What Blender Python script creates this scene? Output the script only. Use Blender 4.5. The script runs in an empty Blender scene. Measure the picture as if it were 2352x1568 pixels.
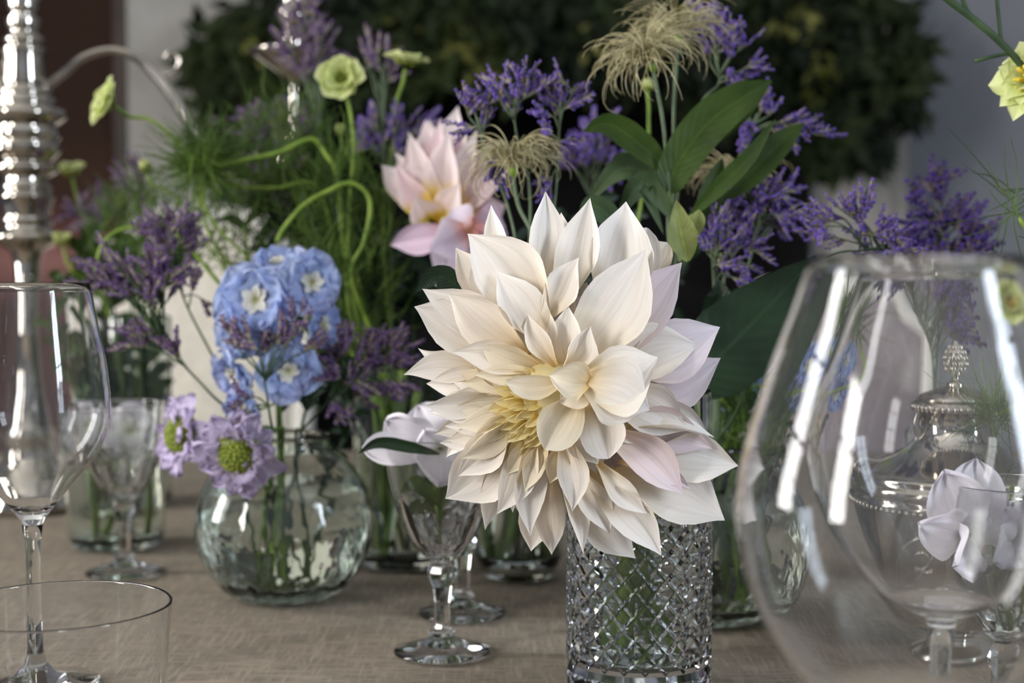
import bpy, math, random
import numpy as np
from mathutils import Vector, Matrix, Quaternion, noise

# ------------------------------------------------------------------ camera
F, CX, CY = 3267.0, 1176.0, 784.0       # focal length and centre in pixels of the 2352 x 1568 frame
TZ, H = 0.75, 0.24                      # table top height, camera height above the table
PITCH = math.atan(144.0 / F)
CAM = Vector((0, 0, TZ + H))
FWD = Vector((0, math.cos(PITCH), -math.sin(PITCH)))
UP = Vector((0, math.sin(PITCH), math.cos(PITCH)))
C = bpy.context.scene.collection
S = bpy.context.scene
cam = bpy.data.objects.new('camera', bpy.data.cameras.new('camera'))
C.objects.link(cam)
cam.data.sensor_width = 36.0
cam.data.lens = F / 2352.0 * 36.0
cam.data.clip_start = 0.02
cam.location = CAM
cam.rotation_euler = (math.pi / 2 - PITCH, 0, 0)
cam.data.dof.use_dof = True
cam.data.dof.focus_distance = 0.735
cam.data.dof.aperture_fstop = 6.4
S.camera = cam

# ------------------------------------------------------------------ world, window light, exposure
world = bpy.data.worlds.new('world'); S.world = world; world.use_nodes = True
world.node_tree.nodes['Background'].inputs[0].default_value = (0.75, 0.85, 1.0, 1)
world.node_tree.nodes['Background'].inputs[1].default_value = 1.2

def area(name, loc, rot, sx, sy, watts, col):
    d = bpy.data.lights.new(name, 'AREA'); d.shape = 'RECTANGLE'; d.size = sx; d.size_y = sy
    d.energy = watts; d.color = col
    o = bpy.data.objects.new(name, d); C.objects.link(o)
    o.location = loc; o.rotation_euler = rot
    return o
# daylight standing in the window openings (two in the left wall, one in the right wall)
area('window_left_near_offscreen', (-2.215, -0.75, 1.6), (0, -math.pi / 2, 0), 1.6, 0.5, 135, (1.0, 0.985, 0.96))
area('window_left_far_offscreen', (-2.215, 0.95, 1.6), (0, -math.pi / 2, 0), 1.6, 0.5, 78, (1.0, 0.985, 0.96))
area('window_right_offscreen', (2.415, -0.6, 1.6), (0, math.pi / 2, 0), 1.6, 0.6, 105, (0.76, 0.86, 1.0))
S.view_settings.view_transform = 'Standard'
S.view_settings.look = 'None'
S.view_settings.gamma = 1.0
S.view_settings.use_curve_mapping = False
S.view_settings.exposure = 0.0
S.cycles.max_bounces = 16
S.cycles.transmission_bounces = 16
S.cycles.transparent_max_bounces = 8
S.cycles.diffuse_bounces = 3
S.cycles.glossy_bounces = 4
S.cycles.sample_clamp_indirect = 6.0

# ------------------------------------------------------------------ helpers
def P(px, py, y):
    """point on the photograph's ray through (px, py) at depth y"""
    d = FWD + Vector(((px - CX) / F, 0, 0)) + UP * ((CY - py) / F)
    return CAM + d * (y / d.y)
def M1(y):
    return y / F                         # metres per pixel at depth y

def lin(c):
    return tuple(((x / 255) / 12.92 if x / 255 <= 0.04045 else ((x / 255 + 0.055) / 1.055) ** 2.4) for x in c) + (1,)

class MB:
    def __init__(s): s.v = []; s.f = []; s.m = []; s.uv = []
    def add(s, vs, fs, mi=0, uvs=None):
        o = len(s.v); s.v += [tuple(v) for v in vs]
        s.uv += list(uvs) if uvs is not None else [(0.5, 0.5)] * len(vs)
        for f in fs: s.f.append(tuple(i + o for i in f)); s.m.append(mi)
    def tube(s, pts, rad, n=6, mi=0, cap=True):
        pts = [Vector(p) for p in pts]; k = len(pts)
        if not hasattr(rad, '__len__'): rad = [rad] * k
        vs = []; uvs = []; fs = []; ref = Vector((0.31, 0.52, 0.79))
        for i, p in enumerate(pts):
            t = (pts[min(i + 1, k - 1)] - pts[max(i - 1, 0)])
            t = t.normalized() if t.length > 1e-9 else Vector((0, 0, 1))
            a = ref - t * ref.dot(t)
            if a.length < 1e-3: a = t.orthogonal()
            a.normalize(); ref = a; b = t.cross(a)
            for j in range(n):
                q = 2 * math.pi * j / n
                vs.append(p + (a * math.cos(q) + b * math.sin(q)) * rad[i]); uvs.append((j / n, i / max(1, k - 1)))
        for i in range(k - 1):
            for j in range(n):
                fs.append((i * n + j, i * n + (j + 1) % n, (i + 1) * n + (j + 1) % n, (i + 1) * n + j))
        if cap:
            fs.append(tuple(range(n - 1, -1, -1))); fs.append(tuple((k - 1) * n + j for j in range(n)))
        s.add(vs, fs, mi, uvs)
    def lathe(s, prof, n=48, c=(0, 0, 0), mi=0, tight=False):
        if tight:       # support loops next to every corner so that smooth shading keeps flat walls flat
            q = [prof[0]]
            for a, b in zip(prof[:-1], prof[1:]):
                l = math.hypot(b[0] - a[0], b[1] - a[1])
                if l > .004:
                    e = .0006 / l
                    q += [(a[0] + (b[0] - a[0]) * f, a[1] + (b[1] - a[1]) * f) for f in (e, .5, 1 - e)]
                q.append(b)
            prof = q
        vs = []; fs = []; idx = []; uvs = []
        for i, (r, z) in enumerate(prof):
            if r < 1e-6:
                idx.append([len(vs)]); vs.append((c[0], c[1], c[2] + z)); uvs.append((0, i / len(prof)))
            else:
                row = []
                for j in range(n):
                    q = 2 * math.pi * j / n
                    row.append(len(vs)); vs.append((c[0] + r * math.cos(q), c[1] + r * math.sin(q), c[2] + z)); uvs.append((j / n, i / len(prof)))
                idx.append(row)
        for a, b in zip(idx[:-1], idx[1:]):
            for j in range(n):
                j2 = (j + 1) % n
                if len(a) == 1 and len(b) == 1: break
                if len(a) == 1: fs.append((a[0], b[j2], b[j]))
                elif len(b) == 1: fs.append((a[j], a[j2], b[0]))
                else: fs.append((a[j], a[j2], b[j2], b[j]))
        s.add(vs, fs, mi, uvs)
    def grid(s, fn, nu, nv, mi=0):
        vs = []; fs = []; uvs = []
        for i in range(nu + 1):
            for j in range(nv + 1):
                vs.append(fn(i / nu, j / nv * 2 - 1)); uvs.append((j / nv, i / nu))
        for i in range(nu):
            for j in range(nv):
                a = i * (nv + 1) + j
                fs.append((a, a + 1, a + nv + 2, a + nv + 1))
        s.add(vs, fs, mi, uvs)
    def box(s, lo, hi, mi=0):
        x0, y0, z0 = lo; x1, y1, z1 = hi
        vs = [(x0, y0, z0), (x1, y0, z0), (x1, y1, z0), (x0, y1, z0), (x0, y0, z1), (x1, y0, z1), (x1, y1, z1), (x0, y1, z1)]
        s.add(vs, [(0, 3, 2, 1), (4, 5, 6, 7), (0, 1, 5, 4), (1, 2, 6, 5), (2, 3, 7, 6), (3, 0, 4, 7)], mi)
    def mesh(s, name, mats, smooth=True):
        me = bpy.data.meshes.new(name)
        me.from_pydata(s.v, [], s.f)
        uv = me.uv_layers.new(name='UVMap')
        li = np.empty(len(me.loops), dtype=np.int32); me.loops.foreach_get('vertex_index', li)
        uv.data.foreach_set('uv', np.array(s.uv, dtype=np.float32)[li].ravel())
        for m in (mats if isinstance(mats, (list, tuple)) else [mats]): me.materials.append(m)
        if any(s.m): me.polygons.foreach_set('material_index', s.m)
        if smooth: me.polygons.foreach_set('use_smooth', [True] * len(me.polygons))
        me.update()
        return me
    def build(s, name, mats, parent=None, smooth=True, kind=None):
        return obj(name, s.mesh(name, mats, smooth), parent, kind)

def obj(name, me, parent=None, kind=None):
    o = bpy.data.objects.new(name, me); C.objects.link(o)
    if parent is not None:
        o.parent = parent
        # parts are built in world space: cancel the parent's own placement
        par = parent; off = Vector((0, 0, 0))
        while par is not None: off += par.location; par = par.parent
        o.location = -off
    if kind: o['kind'] = kind
    return o
def tag(o, label, cat, group=None):
    o['label'] = label; o['category'] = cat
    if group: o['group'] = group
    return o
def thing(name, loc, label, cat, group=None):
    o = bpy.data.objects.new(name, None); C.objects.link(o); o.location = loc
    o.empty_display_size = 0.02
    return tag(o, label, cat, group)
def struct(o):
    o['kind'] = 'structure'; return o

def smooth_path(pts, n=24):
    """Catmull-Rom through points"""
    pts = [Vector(p) for p in pts]
    if len(pts) < 3: return [pts[0].lerp(pts[-1], i / n) for i in range(n + 1)]
    q = [pts[0] * 2 - pts[1]] + pts + [pts[-1] * 2 - pts[-2]]
    out = []; segs = len(pts) - 1; per = max(2, n // segs)
    for i in range(segs):
        p0, p1, p2, p3 = q[i:i + 4]
        for k in range(per):
            t = k / per
            out.append(0.5 * ((2 * p1) + (p2 - p0) * t + (2 * p0 - 5 * p1 + 4 * p2 - p3) * t * t + (3 * p1 - p0 - 3 * p2 + p3) * t ** 3))
    out.append(pts[-1])
    return out
def itp(x, xs, ys): return float(np.interp(x, xs, ys))

# ------------------------------------------------------------------ materials
def newmat(name):
    m = bpy.data.materials.new(name); m.use_nodes = True
    nt = m.node_tree; nt.nodes.clear()
    out = nt.nodes.new('ShaderNodeOutputMaterial')
    return m, nt, out
def N(nt, t, **kw):
    n = nt.nodes.new(t)
    for k, v in kw.items(): setattr(n, k, v)
    return n
def ramp(nt, stops):
    r = N(nt, 'ShaderNodeValToRGB'); e = r.color_ramp.elements
    while len(e) < len(stops): e.new(0.5)
    for el, (p, c) in zip(e, stops): el.position = p; el.color = c
    return r
def noise_mat(name, c1, c2, scale=30, rough=0.7, metal=0, bump=0.0, spec=0.4, detail=4, lo=0.35, hi=0.65, bscale=None):
    m, nt, out = newmat(name)
    b = N(nt, 'ShaderNodeBsdfPrincipled'); nt.links.new(b.outputs[0], out.inputs[0])
    b.inputs['Roughness'].default_value = rough; b.inputs['Metallic'].default_value = metal
    b.inputs['Specular IOR Level'].default_value = spec
    tc = N(nt, 'ShaderNodeTexCoord'); ns = N(nt, 'ShaderNodeTexNoise')
    ns.inputs['Scale'].default_value = scale; ns.inputs['Detail'].default_value = detail
    nt.links.new(tc.outputs['Object'], ns.inputs['Vector'])
    r = ramp(nt, [(lo, c1), (hi, c2)]); nt.links.new(ns.outputs[0], r.inputs[0]); nt.links.new(r.outputs[0], b.inputs['Base Color'])
    if bump:
        bp = N(nt, 'ShaderNodeBump'); bp.inputs['Strength'].default_value = bump; bp.inputs['Distance'].default_value = 0.002
        src = ns
        if bscale:
            src = N(nt, 'ShaderNodeTexNoise'); src.inputs['Scale'].default_value = bscale; nt.links.new(tc.outputs['Object'], src.inputs['Vector'])
        nt.links.new(src.outputs[0], bp.inputs['Height']); nt.links.new(bp.outputs[0], b.inputs['Normal'])
    return m
def leaf_mat(name, c1, c2, scale=60, rough=0.5, trans=0.25, spec=0.3, vein=False):
    """thin green tissue: reflects and lets light through"""
    m, nt, out = newmat(name)
    tc = N(nt, 'ShaderNodeTexCoord'); ns = N(nt, 'ShaderNodeTexNoise'); ns.inputs['Scale'].default_value = scale
    nt.links.new(tc.outputs['Object'], ns.inputs['Vector'])
    r = ramp(nt, [(0.35, c1), (0.68, c2)]); nt.links.new(ns.outputs[0], r.inputs[0])
    b = N(nt, 'ShaderNodeBsdfPrincipled'); b.inputs['Roughness'].default_value = rough; b.inputs['Specular IOR Level'].default_value = spec
    if vein:        # midrib and slanting side veins from the blade's own coordinates
        uv = N(nt, 'ShaderNodeUVMap'); sp = N(nt, 'ShaderNodeSeparateXYZ'); nt.links.new(uv.outputs[0], sp.inputs[0])
        def mth(op, a, c):
            n = N(nt, 'ShaderNodeMath', operation=op)
            for k, x in enumerate((a, c)):
                if x is None: continue
                if isinstance(x, (int, float)): n.inputs[k].default_value = x
                else: nt.links.new(x, n.inputs[k])
            return n.outputs[0]
        ax = mth('ABSOLUTE', mth('SUBTRACT', sp.outputs[0], .5), None)
        sl = mth('SINE', mth('MULTIPLY', mth('SUBTRACT', sp.outputs[1], mth('MULTIPLY', ax, .45)), 75), None)
        rib = mth('LESS_THAN', ax, .022)
        bp = N(nt, 'ShaderNodeBump'); bp.inputs['Strength'].default_value = .10; bp.inputs['Distance'].default_value = .0008
        nt.links.new(mth('SUBTRACT', sl, mth('MULTIPLY', rib, 3)), bp.inputs['Height']); nt.links.new(bp.outputs[0], b.inputs['Normal'])
        lt = N(nt, 'ShaderNodeMix', data_type='RGBA'); lt.inputs[7].default_value = tuple(min(1, x * 1.9 + .01) for x in c2[:3]) + (1,)
        nt.links.new(mth('MULTIPLY', rib, .3), lt.inputs[0]); nt.links.new(r.outputs[0], lt.inputs[6])
        t = N(nt, 'ShaderNodeBsdfTranslucent'); mx = N(nt, 'ShaderNodeMixShader'); mx.inputs[0].default_value = trans
        nt.links.new(lt.outputs[2], b.inputs['Base Color']); nt.links.new(r.outputs[0], t.inputs[0])
        nt.links.new(b.outputs[0], mx.inputs[1]); nt.links.new(t.outputs[0], mx.inputs[2]); nt.links.new(mx.outputs[0], out.inputs[0])
        return m
    t = N(nt, 'ShaderNodeBsdfTranslucent'); mx = N(nt, 'ShaderNodeMixShader'); mx.inputs[0].default_value = trans
    nt.links.new(r.outputs[0], b.inputs['Base Color']); nt.links.new(r.outputs[0], t.inputs[0])
    nt.links.new(b.outputs[0], mx.inputs[1]); nt.links.new(t.outputs[0], mx.inputs[2]); nt.links.new(mx.outputs[0], out.inputs[0])
    return m
def petal_mat(name, stops, trans=0.35, vein=0.25, rough=0.55, veincol=None):
    """petal tissue: colour runs from base to tip, fine lengthwise veins, some light passes through; object colour tints it"""
    m, nt, out = newmat(name)
    uv = N(nt, 'ShaderNodeUVMap'); sp = N(nt, 'ShaderNodeSeparateXYZ'); nt.links.new(uv.outputs[0], sp.inputs[0])
    r = ramp(nt, stops); nt.links.new(sp.outputs[1], r.inputs[0])
    oi = N(nt, 'ShaderNodeObjectInfo')
    mu = N(nt, 'ShaderNodeMix', data_type='RGBA', blend_type='MULTIPLY'); mu.inputs[0].default_value = 1
    nt.links.new(r.outputs[0], mu.inputs[6]); nt.links.new(oi.outputs['Color'], mu.inputs[7])
    wv = N(nt, 'ShaderNodeTexNoise'); mp = N(nt, 'ShaderNodeMapping'); mp.inputs['Scale'].default_value = (16, 1.2, 1)
    nt.links.new(uv.outputs[0], mp.inputs[0]); nt.links.new(mp.outputs[0], wv.inputs['Vector']); wv.inputs['Scale'].default_value = 1.0
    wv.inputs['Detail'].default_value = 3
    bp = N(nt, 'ShaderNodeBump'); bp.inputs['Strength'].default_value = vein; bp.inputs['Distance'].default_value = 0.0015
    nt.links.new(wv.outputs[0], bp.inputs['Height'])
    vc = N(nt, 'ShaderNodeMix', data_type='RGBA', blend_type='MULTIPLY')
    r2 = ramp(nt, [(0.40, (1, 1, 1, 1)), (0.72, veincol or (0.93, 0.88, 0.90, 1))]); nt.links.new(wv.outputs[0], r2.inputs[0])
    vc.inputs[0].default_value = 1; nt.links.new(mu.outputs[2], vc.inputs[6]); nt.links.new(r2.outputs[0], vc.inputs[7])
    b = N(nt, 'ShaderNodeBsdfPrincipled'); b.inputs['Roughness'].default_value = rough; b.inputs['Specular IOR Level'].default_value = 0.25
    t = N(nt, 'ShaderNodeBsdfTranslucent'); mx = N(nt, 'ShaderNodeMixShader'); mx.inputs[0].default_value = trans
    nt.links.new(vc.outputs[2], b.inputs['Base Color']); nt.links.new(vc.outputs[2], t.inputs[0])
    nt.links.new(bp.outputs[0], b.inputs['Normal'])
    nt.links.new(b.outputs[0], mx.inputs[1]); nt.links.new(t.outputs[0], mx.inputs[2]); nt.links.new(mx.outputs[0], out.inputs[0])
    return m
def glass_mat(name, col=(1, 1, 1, 1), ior=1.48, rough=0.0, bump=0.0, scale=60, low=None):
    m, nt, out = newmat(name)
    g = N(nt, 'ShaderNodeBsdfGlass'); g.inputs['Color'].default_value = col; g.inputs['IOR'].default_value = ior
    g.inputs['Roughness'].default_value = rough; nt.links.new(g.outputs[0], out.inputs[0])
    if bump:
        tc = N(nt, 'ShaderNodeTexCoord'); ns = N(nt, 'ShaderNodeTexNoise'); ns.inputs['Scale'].default_value = scale
        ns.inputs['Detail'].default_value = 3
        nt.links.new(tc.outputs['Object'], ns.inputs['Vector'])
        bp = N(nt, 'ShaderNodeBump'); bp.inputs['Strength'].default_value = bump; bp.inputs['Distance'].default_value = 0.003
        nt.links.new(ns.outputs[0], bp.inputs['Height']); nt.links.new(bp.outputs[0], g.inputs['Normal'])
        if low:      # seeds and ripples gather towards the foot of the vase
            sp = N(nt, 'ShaderNodeSeparateXYZ'); nt.links.new(tc.outputs['Object'], sp.inputs[0])
            mr = N(nt, 'ShaderNodeMapRange'); mr.inputs[1].default_value = low[0]; mr.inputs[2].default_value = low[1]
            mr.inputs[3].default_value = bump; mr.inputs[4].default_value = bump * 0.12
            nt.links.new(sp.outputs[2], mr.inputs[0]); nt.links.new(mr.outputs[0], bp.inputs['Strength'])
    return m

G_CLEAR = glass_mat('clear_glass', ior=1.43)
G_VASE = glass_mat('greenish_vase_glass', (0.965, 0.985, 0.97, 1), bump=0.05, scale=40)
G_BUBBLE = glass_mat('rippled_bubble_glass', (0.965, 0.985, 0.965, 1), 1.45)
G_CRYSTAL = glass_mat('cut_crystal', (0.98, 0.985, 1.0, 1), 1.54)
G_WATER = glass_mat('water', (0.985, 1, 0.985, 1), 1.33)
SILVER = noise_mat('polished_silver', lin((214, 207, 197)), lin((164, 157, 147)), 25, 0.07, 1.0)
STEM = leaf_mat('green_stem', lin((74, 100, 40)), lin((110, 135, 60)), 80, 0.5, 0.1)
STEM_PALE = leaf_mat('pale_green_stem', lin((98, 126, 42)), lin((136, 160, 66)), 60, 0.5, 0.15)
STEM_DARK = leaf_mat('dark_green_stem', lin((40, 58, 36)), lin((66, 86, 52)), 60, 0.6, 0.05)
STEM_GREY = leaf_mat('grey_green_stem', lin((78, 92, 70)), lin((104, 118, 88)), 60, 0.6, 0.05)
LEAF = leaf_mat('leaf_green', lin((40, 60, 18)), lin((64, 86, 30)), 30, 0.45, 0.3, vein=True)
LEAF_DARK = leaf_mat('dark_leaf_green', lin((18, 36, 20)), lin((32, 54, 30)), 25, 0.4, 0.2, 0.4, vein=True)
LEAF_GREY = leaf_mat('grey_leaf_green', lin((48, 68, 42)), lin((76, 94, 60)), 30, 0.55, 0.25, vein=True)
FENNEL = leaf_mat('feathery_green', lin((46, 72, 22)), lin((94, 122, 42)), 18, 0.6, 0.2)
CALYX = leaf_mat('statice_calyx', lin((100, 100, 78)), lin((168, 154, 140)), 300, 0.8, 0.1)
CALYX_DARK = leaf_mat('statice_dark_calyx', lin((74, 66, 66)), lin((120, 106, 110)), 300, 0.8, 0.1)
LEAF_LIGHT = leaf_mat('pale_bract_green', lin((104, 114, 54)), lin((140, 148, 84)), 60, 0.5, 0.3, vein=True)
PURPLE = leaf_mat('statice_purple', lin((80, 58, 142)), lin((128, 102, 184)), 260, 0.7, 0.2)
PURPLE_DARK = leaf_mat('statice_dark_purple', lin((50, 34, 96)), lin((84, 60, 134)), 260, 0.7, 0.15)
PURPLE_DUSK = leaf_mat('statice_dusky_purple', lin((80, 52, 98)), lin((120, 92, 140)), 260, 0.7, 0.15)
PLUME = leaf_mat('seed_plume_straw', lin((150, 140, 96)), lin((206, 196, 160)), 120, 0.5, 0.25)

# ------------------------------------------------------------------ room
WALL_L = noise_mat('wall_paint', lin((146, 150, 158)), lin((158, 161, 168)), 3, 0.9, bump=0.03, bscale=300)
WALL_B = noise_mat('back_wall_paint', lin((146, 150, 158)), lin((158, 161, 168)), 3, 0.9, bump=0.03, bscale=300)
CEIL = noise_mat('ceiling_paint', lin((205, 205, 202)), lin((214, 214, 210)), 3, 0.95)
FLOOR = noise_mat('dark_floor_boards', lin((58, 42, 30)), lin((84, 62, 44)), 6, 0.5)
STONE = noise_mat('pale_mantel_stone', lin((178, 174, 166)), lin((198, 194, 186)), 9, 0.6, bump=0.05)
SOOT = noise_mat('sooty_firebox', lin((16, 16, 17)), lin((28, 27, 27)), 12, 0.95)
WINPAINT = noise_mat('white_window_paint', lin((222, 220, 214)), lin((232, 230, 226)), 20, 0.5)
X0, X1, Y0, Y1, ZC = -2.12, 2.32, -2.6, 3.5, 2.75
def slab(name, boxes, mat):
    m = MB()
    for lo, hi in boxes: m.box(lo, hi)
    return struct(m.build(name, mat, smooth=False))
slab('floor', [((X0 - .1, Y0 - .1, -0.1), (X1 + .1, Y1 + .5, 0))], FLOOR)
fo = bpy.data.objects['floor']
bd = MB(); bd.box((0, 0, 0), (0.178, 6.05, 0.012)); bme = bd.mesh('floor_board', FLOOR, False)
for i in range(24):
    o = bpy.data.objects.new('floor_board', bme); C.objects.link(o); o.parent = fo
    o.location = (X0 + 0.02 + i * 0.182, Y0 + 0.02, 0)
slab('ceiling', [((X0 - .1, Y0 - .1, ZC), (X1 + .1, Y1 + .5, ZC + 0.1))], CEIL)
def wall_with_windows(name, xa, xb, wins):
    b = []; ys = [Y0] + [v for w in wins for v in w] + [Y1]
    for i in range(0, len(ys), 2): b.append(((xa, ys[i], 0), (xb, ys[i + 1], ZC)))
    for y0, y1 in wins:
        b.append(((xa, y0, 0), (xb, y1, 0.80))); b.append(((xa, y0, 2.42), (xb, y1, ZC)))
    return slab(name, b, WALL_L)
wall_with_windows('wall_left', X0 - 0.1, X0, [(-1.0, -0.5), (0.7, 1.2)])
wall_with_windows('wall_right', X1, X1 + 0.1, [(-0.9, -0.3)])
slab('wall_front', [((X0, Y0 - 0.1, 0), (X1, Y0, ZC))], WALL_L)
def window(n, x, y0, y1):
    m = MB()
    for y in (y0, y1 - 0.05): m.box((x, y, 0.80), (x + 0.06, y + 0.05, 2.42))
    for z in (0.80, 2.37): m.box((x, y0 + 0.05, z), (x + 0.06, y1 - 0.05, z + 0.05))
    w = struct(m.build('window_%d' % n, WINPAINT, smooth=False))
    b = MB()
    b.box((x + 0.015, (y0 + y1) / 2 - 0.012, 0.85), (x + 0.045, (y0 + y1) / 2 + 0.012, 2.37))
    for k in (1, 2, 3): b.box((x + 0.018, y0 + 0.05, 0.85 + 1.52 * k / 4 - 0.012), (x + 0.042, y1 - 0.05, 0.85 + 1.52 * k / 4 + 0.012))
    b.build('glazing_bar', WINPAINT, w, smooth=False)
window(1, X0 - 0.06, -1.0, -0.5); window(2, X0 - 0.06, 0.7, 1.2); window(3, X1, -0.9, -0.3)

# fireplace wall
YB = 3.4
fx0, fx1, fz = P(500, 300, YB).x, P(1905, 300, YB).x, 1.52       # firebox opening
jx0, jx1 = P(300, 300, YB).x, P(2080, 300, YB).x
slab('wall_back', [((X0, Y1, 0), (fx0, Y1 + 0.1, ZC)), ((fx1, Y1, 0), (X1, Y1 + 0.1, ZC)), ((fx0, Y1, fz), (fx1, Y1 + 0.1, ZC)),
                   ], WALL_B)
slab('trim_1', [((fx0 - .02, Y1 + 0.48, 0), (fx1 + .02, Y1 + 0.5, fz)), ((fx0 - .02, Y1 + .1, 0), (fx0, Y1 + 0.48, fz)), ((fx1, Y1 + .1, 0), (fx1 + .02, Y1 + 0.48, fz)),
                ((fx0 - .02, Y1 + .1, fz), (fx1 + .02, Y1 + 0.5, fz + .02))], SOOT)
mt = thing('mantelpiece', (0.1, YB, 0), 'pale stone fireplace surround with dark opening under the green garland', 'fireplace')
for a, b in ((jx0, fx0), (fx1, jx1)):
    m = MB(); m.box((a, YB - 0.02, 0.014), (b, Y1, 1.72)); m.box((a + .04, YB - 0.035, 0.2), (b - .04, YB - 0.02, 1.5)); m.build('jamb', STONE, mt, False)
m = MB(); m.box((fx0, YB - 0.02, fz), (fx1, Y1, 1.72)); m.build('frieze', STONE, mt, False)
m = MB(); m.box((jx0 - .012, YB - 0.16, 1.72), (jx1 + .012, Y1, 1.77)); m.box((jx0 - .006, YB - 0.10, 1.70), (jx1 + .006, YB - .02, 1.72)); m.build('shelf', STONE, mt, False)

# greenery hung over the mantel
def leaf_pts(rng, c, L, w, d, n):
    """a folded 6-vertex leaf"""
    s = d.cross(n).normalized()
    return [c, c + d * L * 0.4 + s * w - n * w * .3, c + d * L * 0.45, c + d * L * 0.4 - s * w - n * w * .3, c + d * L]
GARL = leaf_mat('garland_leaf', lin((22, 33, 19)), lin((58, 70, 32)), 4, 0.6, 0.25)
GARL2 = leaf_mat('garland_light_leaf', lin((112, 116, 52)), lin((150, 148, 84)), 6, 0.6, 0.3)
rng = random.Random(3)
ga = thing('garland', (0.1, YB - 0.1, 1.72), 'thick hanging garland of dark green leaves along the mantelpiece', 'garland')
yg = YB - 0.16
path = smooth_path([P(445, 150, yg), P(560, 60, yg), P(760, 30, yg), P(1100, 10, yg), P(1500, 30, yg), P(1850, 50, yg), P(2060, 130, yg)], 60)
mb = MB(); mb.tube(path, 0.02, 6); mb.build('garland_core', STEM_DARK, ga)
def fill(cnt, thick, mat, name, lmin, lmax, blobs):
    mb = MB()
    for i in range(cnt):
        (px, py, rx, ry) = rng.choices(blobs, weights=[b[2] * b[3] for b in blobs])[0]
        a = rng.uniform(0, 2 * math.pi); r = math.sqrt(rng.random())
        y = yg + rng.uniform(-thick, thick * 0.8)
        c = P(px + rx * r * math.cos(a), py + ry * r * math.sin(a), y)
        d = Vector((rng.gauss(0, 0.7), rng.gauss(-0.3, 0.4), rng.gauss(-0.5, 0.6))).normalized()
        n = Vector((rng.gauss(0, .5), -1, rng.gauss(0.2, .5))).normalized()
        L = rng.uniform(lmin, lmax)
        mb.add(leaf_pts(rng, c, L, L * 0.22, d, n), [(0, 1, 2), (0, 2, 3), (1, 4, 2), (2, 4, 3)])
    o = mb.build(name, mat, ga, False, 'stuff')
fill(5200, 0.11, GARL, 'garland_leaves', 0.035, 0.08, [(480, 140, 60, 80), (560, 110, 90, 110), (700, 90, 130, 150), (900, 80, 160, 160), (1150, 60, 190, 160),
     (1450, 60, 190, 170), (1700, 90, 190, 200), (1880, 120, 150, 200), (2010, 110, 120, 130), (1960, 260, 90, 130), (2085, 190, 60, 90), (520, 260, 50, 80), (1890, 300, 60, 110), (640, 230, 100, 80)])
fill(380, 0.12, GARL2, 'garland_pale_leaves', 0.03, 0.055, [(1060, 90, 60, 60), (1340, 90, 40, 40), (1860, 40, 60, 40), (1790, 80, 60, 50), (1560, 40, 60, 40), (900, 60, 50, 50), (1110, 180, 50, 40), (1880, 170, 50, 90), (620, 90, 60, 50)])

# framed painting beside the fireplace
WOOD = noise_mat('dark_brown_frame', lin((52, 36, 26)), lin((72, 50, 37)), 12, 0.45)
m_, nt, out = newmat('painted_canvas')
b = N(nt, 'ShaderNodeBsdfPrincipled'); b.inputs['Roughness'].default_value = 0.9; b.inputs['Specular IOR Level'].default_value = 0.1; nt.links.new(b.outputs[0], out.inputs[0])
tc = N(nt, 'ShaderNodeTexCoord'); sp = N(nt, 'ShaderNodeSeparateXYZ'); nt.links.new(tc.outputs['Object'], sp.inputs[0])
ns = N(nt, 'ShaderNodeTexNoise'); ns.inputs['Scale'].default_value = 7; nt.links.new(tc.outputs['Object'], ns.inputs['Vector'])
ad = N(nt, 'ShaderNodeMath', operation='MULTIPLY_ADD'); ad.inputs[1].default_value = 0.12; nt.links.new(ns.outputs[0], ad.inputs[0]); nt.links.new(sp.outputs[2], ad.inputs[2])
mr = N(nt, 'ShaderNodeMapRange'); mr.inputs[1].default_value = 1.0; mr.inputs[2].default_value = 1.42; nt.links.new(ad.outputs[0], mr.inputs[0])
r = ramp(nt, [(0.0, lin((110, 84, 80))), (0.22, lin((186, 134, 126))), (0.42, lin((132, 88, 78))), (0.62, lin((80, 58, 48))), (1.0, lin((66, 49, 41)))])
nt.links.new(mr.outputs[0], r.inputs[0]); nt.links.new(r.outputs[0], b.inputs['Base Color'])
CANVAS = m_
px1 = P(282, 300, YB).x
pt = thing('framed_painting', (-1.4, Y1, 0.012), 'large dark-framed painting with brown top and pink lower part by back wall', 'painting')
m = MB(); m.box((-1.95, Y1 - 0.03, 0.06), (px1 - 0.03, Y1 - 0.002, 2.1)); m.build('canvas', CANVAS, pt, False)
for lo, hi in (((-1.99, Y1 - .05, .012), (-1.95, Y1 - .002, 2.14)), ((px1 - .035, Y1 - .05, .012), (px1, Y1 - .002, 2.14)), ((-1.95, Y1 - .05, .012), (px1 - .035, Y1 - .002, .06)), ((-1.95, Y1 - .05, 2.1), (px1 - .035, Y1 - .002, 2.14))):
    m = MB(); m.box(lo, hi); m.build('frame_rail', WOOD, pt, False)

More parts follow.
